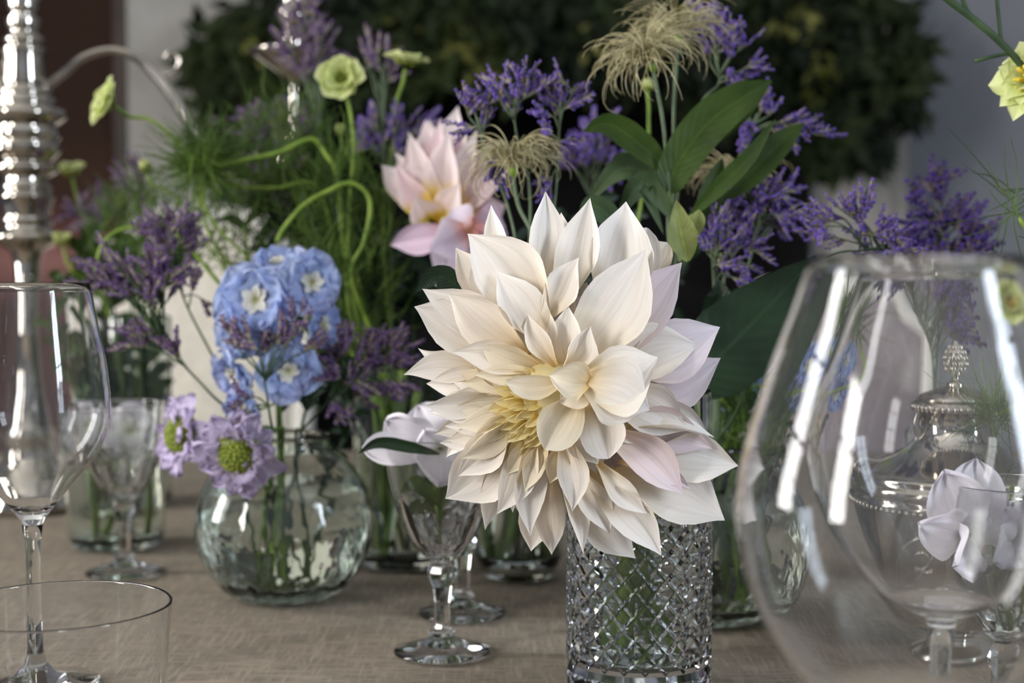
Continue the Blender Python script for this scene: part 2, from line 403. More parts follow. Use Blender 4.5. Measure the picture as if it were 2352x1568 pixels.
# ------------------------------------------------------------------ table with a linen cloth
m_, nt, out = newmat('taupe_linen')
b = N(nt, 'ShaderNodeBsdfPrincipled'); b.inputs['Roughness'].default_value = 0.85; b.inputs['Specular IOR Level'].default_value = 0.15
nt.links.new(b.outputs[0], out.inputs[0])
tc = N(nt, 'ShaderNodeTexCoord')
def sc_noise(scale, sx, sy, detail=3):
    mp = N(nt, 'ShaderNodeMapping'); mp.inputs['Scale'].default_value = (sx, sy, 1); nt.links.new(tc.outputs['Object'], mp.inputs[0])
    n = N(nt, 'ShaderNodeTexNoise'); n.inputs['Scale'].default_value = scale; n.inputs['Detail'].default_value = detail
    nt.links.new(mp.outputs[0], n.inputs['Vector']); return n
w1, w2 = sc_noise(260, 0.16, 1.6), sc_noise(260, 1.6, 0.16)
mx = N(nt, 'ShaderNodeMath', operation='MAXIMUM'); nt.links.new(w1.outputs[0], mx.inputs[0]); nt.links.new(w2.outputs[0], mx.inputs[1])
r = ramp(nt, [(0.40, lin((110, 101, 90))), (0.72, lin((149, 138, 123)))]); nt.links.new(mx.outputs[0], r.inputs[0])
nt.links.new(r.outputs[0], b.inputs['Base Color'])
bp = N(nt, 'ShaderNodeBump'); bp.inputs['Strength'].default_value = 0.4; bp.inputs['Distance'].default_value = 0.001
nt.links.new(mx.outputs[0], bp.inputs['Height']); nt.links.new(bp.outputs[0], b.inputs['Normal'])
LINEN = m_
TX0, TX1, TY0, TY1 = -0.98, 1.0, 0.12, 1.98
tb = thing('dining_table', (0, 1.05, 0.012), 'long dining table under the taupe linen cloth', 'table')
TWOOD = noise_mat('table_wood', lin((96, 70, 48)), lin((124, 92, 64)), 8, 0.5)
m = MB(); m.box((TX0, TY0, TZ - 0.035), (TX1, TY1, TZ - 0.004)); m.build('table_top', TWOOD, tb, False)
for x in (TX0 + .08, TX1 - .08):
    for y in (TY0 + .08, TY1 - .08):
        m = MB(); m.lathe([(0, 0.012), (.03, .012), (.025, .1), (.04, .5), (.045, TZ - .035), (0, TZ - .035)], 16, (x, y, 0)); m.build('leg', TWOOD, tb)
def cloth_z(x, y):
    return 0.0008 * math.sin(x * 9 + 2.0 * math.sin(y * 7)) * math.sin(y * 31 + x * 5) + 0.0006 * math.sin(x * 13 + y * 47) - 0.0014
mb = MB(); nx, ny = 110, 104
def cloth(i, j):
    x = TX0 + (TX1 - TX0) * i / nx; y = TY0 + (TY1 - TY0) * j / ny
    return (x, y, TZ + cloth_z(x, y))
vs = [cloth(i, j) for i in range(nx + 1) for j in range(ny + 1)]
fs = [(i * (ny + 1) + j, (i + 1) * (ny + 1) + j, (i + 1) * (ny + 1) + j + 1, i * (ny + 1) + j + 1) for i in range(nx) for j in range(ny)]
mb.add(vs, fs)
ring = [(i, 0) for i in range(nx + 1)] + [(nx, j) for j in range(1, ny + 1)] + [(i, ny) for i in range(nx - 1, -1, -1)] + [(0, j) for j in range(ny - 1, 0, -1)]
prev = [cloth(*q) for q in ring]; L = len(ring)
rows = [prev]
for k in range(1, 6):
    row = []
    for q, (i, j) in enumerate(ring):
        x, y, z = cloth(i, j); cx, cy = (TX0 + TX1) / 2, (TY0 + TY1) / 2
        ox = -1 if i == 0 else 1 if i == nx else 0; oy = -1 if j == 0 else 1 if j == ny else 0
        amp = 0.012 + 0.006 * k * (1 + math.sin(q * 0.45 + math.sin(q * .11)))
        row.append((x + ox * amp, y + oy * amp, TZ - 0.055 * k))
    rows.append(row)
vs = [v for r_ in rows for v in r_]
mb.add(vs, [(a * L + q, (a + 1) * L + q, (a + 1) * L + (q + 1) % L, a * L + (q + 1) % L) for a in range(5) for q in range(L)])
tc_ = mb.build('tablecloth', LINEN)
tag(tc_, 'taupe linen tablecloth spread over the dining table', 'tablecloth')

# ------------------------------------------------------------------ chairs beyond the table
CHWOOD = noise_mat('white_chair_paint', lin((214, 208, 198)), lin((226, 222, 214)), 20, 0.5)
UPH_M = noise_mat('mauve_upholstery', lin((130, 118, 122)), lin((148, 136, 138)), 90, 0.9, bump=0.1)
UPH_C = noise_mat('cream_upholstery', lin((206, 198, 182)), lin((220, 212, 198)), 90, 0.9, bump=0.1)
def chair(cx, cy, top, hw, label, uph):
    t = thing('dining_chair', (cx, cy, 0.012), label, 'chair', 'white painted chairs beyond the table')
    zb = 0.56
    def arch(u, inset):
        # closed outline of the back, shield top with eared shoulders
        w = hw - inset; zt = top - inset
        pts = [(-w * .92, zb + inset), (-w * .96, zb + .12), (-w, zt - .10), (-w * .96, zt - .075), (-w * .72, zt - .05), (-w * .55, zt - .012), (-w * .3, zt), (0, zt + .004)]
        return pts + [(-a, z) for a, z in reversed(pts[:-1])]
    o_ = smooth_path([(x, 0, z) for x, z in arch(0, 0)], 60)
    fr = MB(); loop = [Vector((cx, cy + 0.03 * (p.z - zb), 0)) + Vector((p.x, 0, p.z)) for p in o_] 
    loop.append(loop[0].copy()); fr.tube(loop, 0.021, 8, cap=False); fr.build('back_frame', CHWOOD, t)
    i_ = [Vector((cx + p.x * .95, cy + 0.03 * (p.z - zb), (p.z - zb) * .97 + zb + .008)) for p in o_]
    pm = MB(); n = len(i_); cz = (top + zb) / 2
    vs = []
    for s_, yo in ((1.0, -0.012), (0.8, -0.028), (0.0, -0.034)):
        for p in i_: vs.append((cx + (p.x - cx) * s_, p.y + yo, cz + (p.z - cz) * s_))
    vs += [(p.x, p.y + 0.018, p.z) for p in i_]
    fs = [(a * n + q, a * n + (q + 1) % n, (a + 1) * n + (q + 1) % n, (a + 1) * n + q) for a in range(2) for q in range(n)]
    fs += [(q, 3 * n + q, 3 * n + (q + 1) % n, (q + 1) % n) for q in range(n)] + [tuple(3 * n + q for q in range(n))]
    pm.add(vs, fs); pm.build('back_pad', uph, t)
    sm = MB(); sm.box((cx - hw, cy - .42, .40), (cx + hw, cy + .02, .44)); sm.build('seat_rail', CHWOOD, t, False)
    sm = MB()
    sm.grid(lambda u, v: Vector((cx + v * hw * .97, cy - .41 + u * .41, .44 + .045 * (1 - v ** 4) * (1 - (2 * u - 1) ** 4))), 10, 10); sm.build('seat', uph, t)
    for sx in (-1, 1):
        for yy in (cy - .39, cy):
            l = MB(); l.lathe([(0, 0.012), (.014, .012), (.024, .36), (.03, .37), (.03, .41), (0, .41)], 12, (cx + sx * (hw - .03), yy, 0)); l.build('leg', CHWOOD, t)
        l = MB(); l.tube([(cx + sx * hw * .92, cy, .42), (cx + sx * hw * .92, cy, zb)], .02, 8); l.build('back_post', CHWOOD, t)
    return t
yc = 2.42
chair(P(1885, 700, yc).x, yc, P(1885, 655, yc).z, 0.185, 'white painted chair with mauve padded back behind the silver urn', UPH_M)
chair(P(455, 700, yc).x, yc, P(455, 500, yc).z, 0.13 + .05, 'white painted chair with cream padded back behind the blue delphinium', UPH_C)

# ------------------------------------------------------------------ silver candelabra
yk = 1.5; k = M1(yk); cx = P(62, 600, yk).x
def zk(py): return P(62, py, yk).z
cd = thing('candelabra', (cx, yk, TZ), 'tall ornate silver candelabra with curved arms', 'candelabra')
prof = [(0, TZ), (.068, TZ), (.07, TZ + .006), (.064, TZ + .012), (.066, TZ + .018), (.05, TZ + .03), (.034, TZ + .05), (.026, TZ + .07), (.03, TZ + .075), (.024, TZ + .085), (.016, TZ + .12), (.012, TZ + .18)]
for py, r in [(640, 26), (600, 28), (575, 36), (562, 60), (552, 78), (540, 80), (533, 62), (520, 52), (505, 58), (500, 50), (470, 55), (450, 62), (440, 52), (430, 58), (420, 50), (405, 48), (398, 66), (388, 72), (378, 68), (372, 50), (366, 62), (350, 74), (335, 78), (325, 66), (318, 76), (300, 78), (292, 60), (285, 72), (272, 88), (262, 92), (252, 84), (245, 64), (232, 70), (222, 58), (212, 62), (200, 48), (190, 52), (170, 50), (130, 47), (115, 50), (105, 38), (95, 46), (85, 40), (75, 30), (60, 36), (45, 38), (36, 26), (20, 32), (0, 36), (-30, 22), (-60, 30), (-80, 22)]:
    prof.append((r * k, zk(py)))
prof.append((0, zk(-80)))
fine = prof[:12]
for (r0, z0_), (r1, z1_) in zip(prof[11:-2], prof[12:-1]):       # chased ridges between the turned rings
    n_ = max(1, int(abs(z1_ - z0_) / .0022))
    for i in range(1, n_ + 1):
        f = i / n_; fine.append((r0 + (r1 - r0) * f + (.0009 * (i % 2) if n_ > 1 else 0), z0_ + (z1_ - z0_) * f))
prof = fine + [prof[-1]]
m = MB(); m.lathe(prof, 40, (cx, yk, 0)); m.build('column', SILVER, cd)
def arm(sx):
    pts = [(128, 200), (150, 165), (190, 132), (250, 115), (310, 130), (360, 175), (410, 240), (450, 310), (500, 385), (565, 425), (625, 400), (662, 340), (676, 285)]
    w = [P(a, b_, yk) for a, b_ in pts]
    if sx < 0: w = [Vector((2 * cx - p.x, p.y, p.z)) for p in w]
    w[0] = w[0] + (Vector((cx, yk, w[0].z)) - w[0]) * 0.35
    a = MB(); a.tube(smooth_path(w, 60), [0.0052 - 0.0012 * math.sin(i / 60 * 9) for i in range(61)], 10)
    ao = a.build('arm', SILVER, cd)
    s = MB()
    sc = smooth_path([w[5] + Vector((0, 0, 0)), w[5] + Vector((sx * .018, 0, .004)), w[5] + Vector((sx * .024, 0, .018)), w[5] + Vector((sx * .014, 0, .026)), w[5] + Vector((sx * .008, 0, .018))], 20)
    s.tube(sc, [.003 * (1 - .6 * i / 20) for i in range(21)], 8); s.build('scroll', SILVER, ao)
    ex = w[-1].x
    pr = [(0, zk(292)), (13, zk(288)), (10, zk(270)), (11, zk(200)), (14, zk(185)), (40, zk(165)), (85, zk(132)), (102, zk(122)), (100, zk(116)), (60, zk(128)), (24, zk(134)), (20, zk(110)), (26, zk(95)), (24, zk(70)), (36, zk(45)), (40, zk(30)), (30, zk(15)), (26, zk(0)), (32, zk(-25)), (34, zk(-40)), (0, zk(-40))]
    c = MB(); c.lathe([(r * k if i else 0, z) for i, (r, z) in enumerate(pr)], 32, (ex, yk, 0)); c.build('candle_cup', SILVER, cd)
arm(1); arm(-1)

# ------------------------------------------------------------------ glassware
def closed(outer, t, zin, rin0=0.0):
    """outer profile (from the axis at the foot up to the rim) plus an inner wall t inside it, ending on the axis at zin"""
    rim = outer[-1]; inner = []
    for r, z in reversed(outer[:-1]):
        if z <= zin + t * 0.5: break
        inner.append((max(r - t, 0.0005), z))
    lastr = inner[-1][0] if inner else rim[0] - t
    return outer + [(rim[0] - t * .5, rim[1] + t * .35), (rim[0] - t, rim[1])] + inner + [(lastr * .6, zin + t * .2), (0, zin)]
def dense(prof, n):
    p = smooth_path([(r, 0, z) for r, z in prof], n)
    return [(max(q.x, 0), q.z) for q in p]
def zoff(prof): return [(r, z + TZ) for r, z in prof]

def wine_glass(name, x, y, bowl, foot_r, stem_r, zbot, label, t=0.0011):
    g = thing(name, (x, y, TZ), label, 'wine glass')
    ft = MB(); ft.lathe(zoff([(0, 0), (foot_r * .96, 0), (foot_r, .0012), (foot_r * .97, .0026), (foot_r * .6, .0045), (foot_r * .3, .009), (stem_r * 1.4, .016), (stem_r * 1.1, .022), (0, .022)]), 56, (x, y, 0)); ft.build('foot', G_CLEAR, g)
    st = MB(); st.lathe(zoff([(0, .021), (stem_r * 1.1, .021), (stem_r * .92, .045), (stem_r * .9, zbot * .7), (stem_r * 1.0, zbot - .012), (stem_r * 1.35, zbot - .002), (0, zbot - .002)]), 32, (x, y, 0)); st.build('stem', G_CLEAR, g)
    outer = [(0, zbot - .0025), (stem_r * 1.35, zbot - .0022)] + dense(bowl, 40)
    zin = bowl[0][1] + 0.006
    b = MB(); b.lathe(zoff(closed(outer, t, zin)), 72, (x, y, 0)); b.build('bowl', G_CLEAR, g)
    return g
# tall glass at the left
yl = 0.826; xl = P(70, 900, yl).x
wine_glass('wine_glass', xl, yl, [(.007, .100), (.016, .111), (.0255, .1237), (.0365, .136), (.0432, .149), (.0452, .1616), (.0432, .187), (.0388, .212), (.0342, .2375)], .040, .0045, .099, 'tall clear wine glass standing behind the low water tumbler')
yr = 0.444; xr = P(2100, 900, yr).x
big = [(.007, .0985), (.018, .1035), (.034, .114), (.0455, .13), (.051, .142), (.0543, .1557), (.055, .1666), (.0537, .18), (.051, .191), (.0469, .2047), (.0424, .2183), (.0374, .2318), (.0326, .2468)]
wine_glass('wine_glass', xr, yr, big, .042, .0044, .097, 'large burgundy wine glass in front of the silver urn', .0012)
y2 = 0.585; x2 = P(2172, 900, y2).x
wine_glass('wine_glass', x2, y2, [(.007, .100), (.018, .1045), (.032, .115), (.046, .133), (.055, .152), (.0585, .172), (.055, .192), (.048, .210), (.042, .228), (.037, .243)], .042, .0044, .0985, 'burgundy wine glass close beside the silver urn', .0010)
# low water tumbler
yt = 0.68; xt = P(132, 1395, yt).x
tu = MB(); tu.lathe(zoff(closed([(0, 0), (.0445, 0), (.0465, .002), (.0475, .008)] + [(.0475 + .0065 * i / 12, .008 + .075 * i / 12) for i in range(1, 13)], .0013, .007)), 96, (xt, yt, 0), tight=True)
tag(tu.build('water_tumbler', G_CLEAR), 'low clear water tumbler standing in front of the tall wine glass', 'tumbler')

def goblet(x, y, label, rot=0.0, s=1.0):
    """small cut-glass goblet with a faceted stem"""
    g = thing('cut_goblet', (x, y, TZ), label, 'goblet', 'small cut glass goblets')
    f = MB(); f.lathe(zoff([(0, 0), (.0305, 0), (.0315, .0012), (.0305, .0028), (.018, .006), (.009, .0095), (.0078, .011), (0, .011)]), 56, (x, y, 0)); f.build('foot', G_CLEAR, g)
    def facet(prof, n, mb):
        c, s_ = math.cos(rot), math.sin(rot)
        mb.lathe(zoff(prof), n, (x, y, 0))
    st = MB(); facet([(0, .0108), (.0078, .0108), (.0086, .0135), (.0062, .0165), (.0052, .019), (.0050, .032), (.0062, .043), (.0092, .049), (.0100, .0525), (.0085, .0565), (.0062, .059), (0, .059)], 8, st); st.build('stem', G_CLEAR, g, smooth=False)
    c = MB(); outer = [(0, .0588), (.0062, .0588), (.0125, .0635), (.0200, .0735), (.0265, .0865), (.0312, .1005), (.0345, .1145), (.0362, .127), (.0370, .139)]
    c.lathe(zoff(closed(outer, .0015, .066)), 64, (x, y, 0), tight=True); cu = c.build('cup', G_CLEAR, g)
    # hand-cut upright petals low on the cup
    for i in range(10):
        a = 2 * math.pi * i / 10
        pm = MB()
        pts = []
        for kz in range(7):
            u = kz / 6; z = .064 + .040 * u; r = itp(z, [.0588, .0635, .0735, .0865, .1005, .1145], [.0062, .0125, .02, .0265, .0312, .0345])
            pts.append((u, r, z))
        vs = []; fs = []
        for u, r, z in pts:
            hw = 0.30 * math.sqrt(max(0, 1 - (2 * u - 1) ** 2 * .98)); bulge = .0011 * math.sin(math.pi * min(1, u * 1.0))
            for q, b_ in ((-hw, 0.0001), (0, bulge), (hw, 0.0001)):
                vs.append((x + (r + b_) * math.cos(a + q), y + (r + b_) * math.sin(a + q), TZ + z))
            for q in (hw, -hw):
                vs.append((x + (r - .0003) * math.cos(a + q), y + (r - .0003) * math.sin(a + q), TZ + z))
        for kz in range(6):
            for q in range(5):
                fs.append((kz * 5 + q, kz * 5 + (q + 1) % 5, (kz + 1) * 5 + (q + 1) % 5, (kz + 1) * 5 + q))
        fs += [(4, 3, 2, 1, 0), (30, 31, 32, 33, 34)]
        pm.add(vs, fs); pm.build('cut_petal', G_CLEAR, cu, smooth=False)
    return g
XY = {}
def at(name, px, py_depth): XY[name] = (P(px, 1200, py_depth).x, py_depth); return XY[name]
goblet(*at('goblet1', 1015, .906), 'cut glass goblet holding the white flower under the cream dahlia')
goblet(*at('goblet2', 1062, 1.01), 'empty cut glass goblet just behind the one with the white flower')
goblet(*at('goblet3', 285, 1.153), 'cut glass goblet in front of the tumbler vase of white blooms')
goblet(*at('goblet4', 2338, .70), 'cut glass goblet of water holding a white flower by the silver urn')
gx, gy = XY['goblet4']
m = MB(); m.lathe(zoff([(0, .0665), (.011, .067), (.0180, .0745), (.0245, .0868), (.0283, .0975), (.0288, .0982), (0, .0976)]), 48, (gx, gy, 0))
m.build('water', G_WATER, [o for o in bpy.data.objects if o.get('label', '').startswith('cut glass goblet of water')][0])

def bubble(px, y, label, s=1.0):
    x, _ = at('bubble%d' % px, px, y)
    g = thing('bubble_vase', (x, y, TZ), label, 'vase', 'round rippled bubble vases')
    R = .0666 * s; cz = .056 * s
    outer = [(0, 0.0005), (.03 * s, 0.0), (.036 * s, .001)]
    for i in range(1, 26):
        a = -0.98 + i / 25 * (0.98 + 1.02)
        outer.append((R * math.cos(a), cz + R * math.sin(a)))
    zt = outer[-1][1]; outer += [(.0335 * s, zt + .004 * s), (.0345 * s, zt + .010 * s)]
    pr_ = closed(outer, .0024, .010); dn = []
    for a_, b_ in zip(pr_[:-1], pr_[1:]):
        n_ = max(1, int(math.hypot(b_[0] - a_[0], b_[1] - a_[1]) / .0022))
        dn += [(a_[0] + (b_[0] - a_[0]) * i / n_, a_[1] + (b_[1] - a_[1]) * i / n_) for i in range(n_)]
    dn.append(pr_[-1])
    b = MB(); b.lathe(zoff(dn), 180, (x, y, 0)); half = len(outer)
    # hand-blown ripples and seeds: the wall thickness wavers, most of all towards the foot
    cen = Vector((x, y, TZ + cz)); nv = []
    for v in b.v:
        p = Vector(v); h_ = (p.z - TZ) / (2 * R); amp = .00016 + .00125 * max(0, 1 - h_ * 1.6)
        d = p - cen; rr = d.length; inner_ = rr < R - .0012
        if p.z - TZ < .0012: nv.append(v); continue
        k_ = noise.noise(p * (150 if inner_ else 95)) + .6 * noise.noise(p * 260 + Vector((7, 3, 1)))
        nv.append(tuple(p + d / max(rr, 1e-6) * (k_ * amp * (1.0 if inner_ else .7))))
    b.v = nv
    b.build('body', G_BUBBLE, g)
    w = [(0, .0095), (.030 * s, .0095)]; wl = .084 * s
    for i in range(0, 19):
        a = -0.80 + i / 18 * (0.80 + math.asin((wl - cz) / (R - .0026)))
        w.append(((R - .0026) * math.cos(a), max(.0098, cz + (R - .0026) * math.sin(a))))
    w.append((0, wl))
    m = MB(); m.lathe(zoff(w), 72, (x, y, 0)); m.build('water', G_WATER, g)
    return g
bubble(654, 1.067, 'round rippled bubble vase holding blue delphinium and lilac scabious')
bubble(1622, 1.0, 'round rippled bubble vase of dark leaves behind the crystal vase')

def cyl_vase(key, px, y, r, h, label, taper=1.0, rnd=0.012, water=.6, mat=G_VASE, name='glass_vase'):
    x, _ = at(key, px, y)
    g = thing(name, (x, y, TZ), label, 'vase')
    outer = [(0, 0), (r * taper - rnd, 0), (r * taper - rnd * .4, rnd * .15), (r * taper, rnd)]
    for i in range(1, 9): outer.append((r * (taper + (1 - taper) * i / 8), rnd + (h - rnd) * i / 8))
    b = MB(); b.lathe(zoff(closed(outer, .002, .008)), 72, (x, y, 0), tight=True); b.build('body', mat, g)
    if water:
        hw = h * water
        w = [(0, .0085), (r * taper - rnd, .0085), (r * taper - .0025, max(rnd, .012)), (r * (taper + (1 - taper) * water) - .0026, hw), (0, hw)]
        m = MB(); m.lathe(zoff(w), 64, (x, y, 0), tight=True); m.build('water', G_WATER, g)
    return g
cyl_vase('tall', 930, 1.19, .043, .165, 'clear cylinder vase of curly green stems behind the bubble vase')
cyl_vase('stems', 1192, 1.13, .040, .145, 'clear vase packed with thick green stems behind the dahlia', .9, .022)
cyl_vase('white', 268, 1.27, .046, .125, 'clear straight vase of white blooms behind a cut goblet', .93)
cyl_vase('leafy', 318, 1.5, .036, .20, 'tall clear vase of dark stems behind the left wine glass')
cyl_vase('urnback', 2165, 1.12, .032, .12, 'clear vase of dark purple statice behind the silver urn')
cyl_vase('side', 2700, .80, .042, .17, 'clear vase of yellow-green blooms right of the silver urn', water=0)

# ------------------------------------------------------------------ cut crystal vase
def crystal(px, y):
    x, _ = at('crystal', px, y)
    R, Hh, NK = .0425, .177, 22
    g = thing('crystal_vase', (x, y, TZ), 'straight diamond-cut crystal vase holding the cream dahlia', 'vase')
    dz = .0068; z0 = .018; rows = 19
    V = []; Fc = []; idx = {}
    def vtx(kk, m_, r):
        key = (kk % (2 * NK), m_, round(r, 5))
        if key not in idx:
            a = math.pi * kk / NK; idx[key] = len(V); V.append((x + r * math.cos(a), y + r * math.sin(a), TZ + z0 + m_ * dz))
        return idx[key]
    rg, rt = R - .0014, R
    for m_ in range(1, rows):
        for kk in range(2 * NK):
            if (kk + m_) % 2: continue
            cs = [(kk - 1, m_), (kk, m_ - 1), (kk + 1, m_), (kk, m_ + 1)]
            ins = []
            for a_, b_ in cs:
                f = 0.66
                ka = kk + (a_ - kk) * f; mb_ = m_ + (b_ - m_) * f
                an = math.pi * ka / NK; ins.append(len(V)); V.append((x + rt * math.cos(an), y + rt * math.sin(an), TZ + z0 + mb_ * dz))
            cv = [vtx(a_, b_, rg) for a_, b_ in cs]
            Fc.append(tuple(ins))
            for q in range(4):
                Fc.append((cv[q], cv[(q + 1) % 4], ins[(q + 1) % 4], ins[q]))
    # close the zigzag edges onto straight rings of the same corner vertices
    lowk = [kk for kk in range(2 * NK) if (kk + 1) % 2 == 0]       # centres at m=1 have k odd, corners at m=0 have k odd
    for kk in lowk:
        a = vtx(kk, 0, rg); b_ = vtx(kk + 2, 0, rg); c_ = vtx(kk + 1, 1, rg)
        Fc.append((a, b_, c_))
    mt_ = rows - 1
    topk = [kk for kk in range(2 * NK) if (kk + mt_) % 2 == 0]
    for kk in topk:
        a = vtx(kk, rows, rg); b_ = vtx(kk + 2, rows, rg); c_ = vtx(kk + 1, mt_, rg)
        Fc.append((a, c_, b_))
    def ring(ks, z, r):
        out_ = []
        for kk in ks:
            a = math.pi * kk / NK; out_.append(len(V)); V.append((x + r * math.cos(a), y + r * math.sin(a), TZ + z))
        return out_
    def bridge(A, B):
        for q in range(len(A)): Fc.append((A[q], A[(q + 1) % len(A)], B[(q + 1) % len(B)], B[q]))
    low = [vtx(kk, 0, rg) for kk in lowk]
    r1 = ring(lowk, z0 - .004, R); r2 = ring(lowk, .004, R); r3 = ring(lowk, 0, R - .004); 
    bridge(r1, low); bridge(r2, r1); bridge(r3, r2); Fc.append(tuple(reversed(r3)))
    top = [vtx(kk, rows, rg) for kk in topk]
    t1 = ring(topk, z0 + rows * dz + .004, R - .0004); t2 = ring(topk, Hh - .004, R - .0004); t3 = ring(topk, Hh, R - .0016)
    bridge(top, t1); bridge(t1, t2); bridge(t2, t3)
    ri = R - .0075
    i1 = ring(topk, Hh - .0008, ri + .001); i2 = ring(topk, Hh - .004, ri); i3 = ring(topk, .022, ri); i4 = ring(topk, .019, ri - .004)
    bridge(t3, i1); bridge(i1, i2); bridge(i2, i3); bridge(i3, i4); Fc.append(tuple(i4))
    mb = MB(); mb.add(V, Fc); mb.build('cut_body', G_CRYSTAL, g, smooth=False)
    w = MB(); w.lathe(tight=True, prof=zoff([(0, .0195), (ri - .005, .0195), (ri - .0005, .0225), (ri - .0005, .105), (0, .105)]), n=44, c=(x, y, 0)); w.build('water', G_WATER, g)
crystal(1468, .824)

# ------------------------------------------------------------------ silver urn
yu = .912; ku = M1(yu); xu = P(2200, 1200, yu).x
def zu(py): return P(2200, py, yu).z
ur = thing('silver_urn', (xu, yu, TZ), 'lidded silver sugar urn with beaded bands and oval medallion', 'urn')
pr = [(0, TZ), (100, TZ), (106, TZ + .0015), (98, TZ + .004), (70, TZ + .007), (52, TZ + .010), (60, TZ + .013), (105, TZ + .017)]
pr += [(r, zu(py)) for r, py in [(150, 1410), (190, 1360), (222, 1300), (246, 1230), (264, 1170), (272, 1145), (276, 1140), (276, 1132), (268, 1126), (274, 1118), (278, 1108), (272, 1098), (262, 1094), (266, 1086), (258, 1078), (240, 1072), (200, 1060), (160, 1046), (125, 1028), (98, 1005), (86, 980), (86, 962), (92, 950), (104, 942), (108, 940), (108, 928), (102, 922), (96, 918)]]
pr += [(0, zu(918))]
m = MB(); m.lathe([(r * ku if i else 0, z) for i, (r, z) in enumerate(pr)], 72, (xu, yu, 0)); m.build('body', SILVER, ur)
ld = [(0, zu(919)), (100, zu(919)), (101, zu(916)), (84, zu(906)), (55, zu(896)), (26, zu(889)), (22, zu(886)), (24, zu(882)), (15, zu(877)), (9, zu(870)), (10, zu(862)), (17, zu(856)), (0, zu(855))]
m = MB(); m.lathe([(r * ku, z) for r, z in ld], 64, (xu, yu, 0)); lid = m.build('lid', SILVER, ur)
fin = MB(); fin.lathe([(0, zu(857)), (14 * ku, zu(857)), (24 * ku, zu(846)), (29 * ku, zu(832)), (28 * ku, zu(818)), (20 * ku, zu(802)), (12 * ku, zu(792)), (8 * ku, zu(784)), (0, zu(778))], 24, (xu, yu, 0))
fo_ = fin.build('finial', SILVER, lid)
bm = MB(); bm.lathe([(0, -1), (.5, -.87), (.87, -.5), (1, 0), (.87, .5), (.5, .87), (0, 1)], 10)
sv = [Vector(v) for v in bm.v]; sf = list(bm.f)
beads = MB()
def bead(c, r): beads.add([c + v * r for v in sv], sf)
for i in range(96):
    a = 2 * math.pi * i / 96; bead(Vector((xu + 273 * ku * math.cos(a), yu + 273 * ku * math.sin(a), zu(1145))), .0019)
beads.build('lower_beading', SILVER, ur, kind='stuff')
beads = MB()
for i in range(44):
    a = 2 * math.pi * i / 44; bead(Vector((xu + 106 * ku * math.cos(a), yu + 106 * ku * math.sin(a), zu(934))), .0024)
beads.build('upper_beading', SILVER, ur, kind='stuff')
beads = MB()
for row, (py, r) in enumerate([(846, 23), (834, 28), (821, 28), (808, 23), (797, 15)]):
    n_ = max(5, int(r * .42))
    for i in range(n_):
        a = 2 * math.pi * (i + row * .5) / n_; bead(Vector((xu + r * ku * math.cos(a), yu + r * ku * math.sin(a), zu(py))), .0021)
beads.build('berry', SILVER, fo_, kind='stuff')
# oval medallion with a scrolled cipher
def on_body(px, py, lift=0.0):
    z = zu(py); r = itp(-py, [-1410, -1360, -1300, -1230, -1170, -1145], [150, 190, 222, 246, 264, 272]) * ku
    dx = (px - 2200) * ku; dx = max(-r * .98, min(r * .98, dx))
    return Vector((xu + dx, yu - math.sqrt(max(r * r - dx * dx, 1e-9)) - lift, z))
md = MB(); md.tube([on_body(2062 + 52 * math.cos(a), 1272 + 76 * math.sin(a), .0004) for a in [i / 48 * 2 * math.pi for i in range(49)]], .0013, 6, cap=False)
mo = md.build('medallion', SILVER, ur)
cp = MB()
for pts in ([(2040, 1240), (2058, 1228), (2076, 1240), (2068, 1260), (2048, 1268), (2044, 1290), (2060, 1306), (2080, 1296)], [(2080, 1236), (2070, 1262), (2052, 1290), (2040, 1312)], [(2046, 1262), (2064, 1268), (2084, 1264)]):
    cp.tube(smooth_path([on_body(a, b_, .0004) for a, b_ in pts], 24), .0009, 5)
cp.build('cipher', SILVER, mo)
for sx in (-1, 1):
    pts = [(2108, 950), (2102, 975), (2106, 1010), (2070, 1040), (2010, 1060), (1962, 1056), (1944, 1072), (1956, 1088)]
    w = []
    for a, b_ in pts:
        p = P(a, b_, yu); w.append(Vector((xu + sx * abs(p.x - xu), yu, p.z)))
    h = MB(); h.tube(smooth_path(w, 40), .0026, 10); h.build('handle', SILVER, ur)

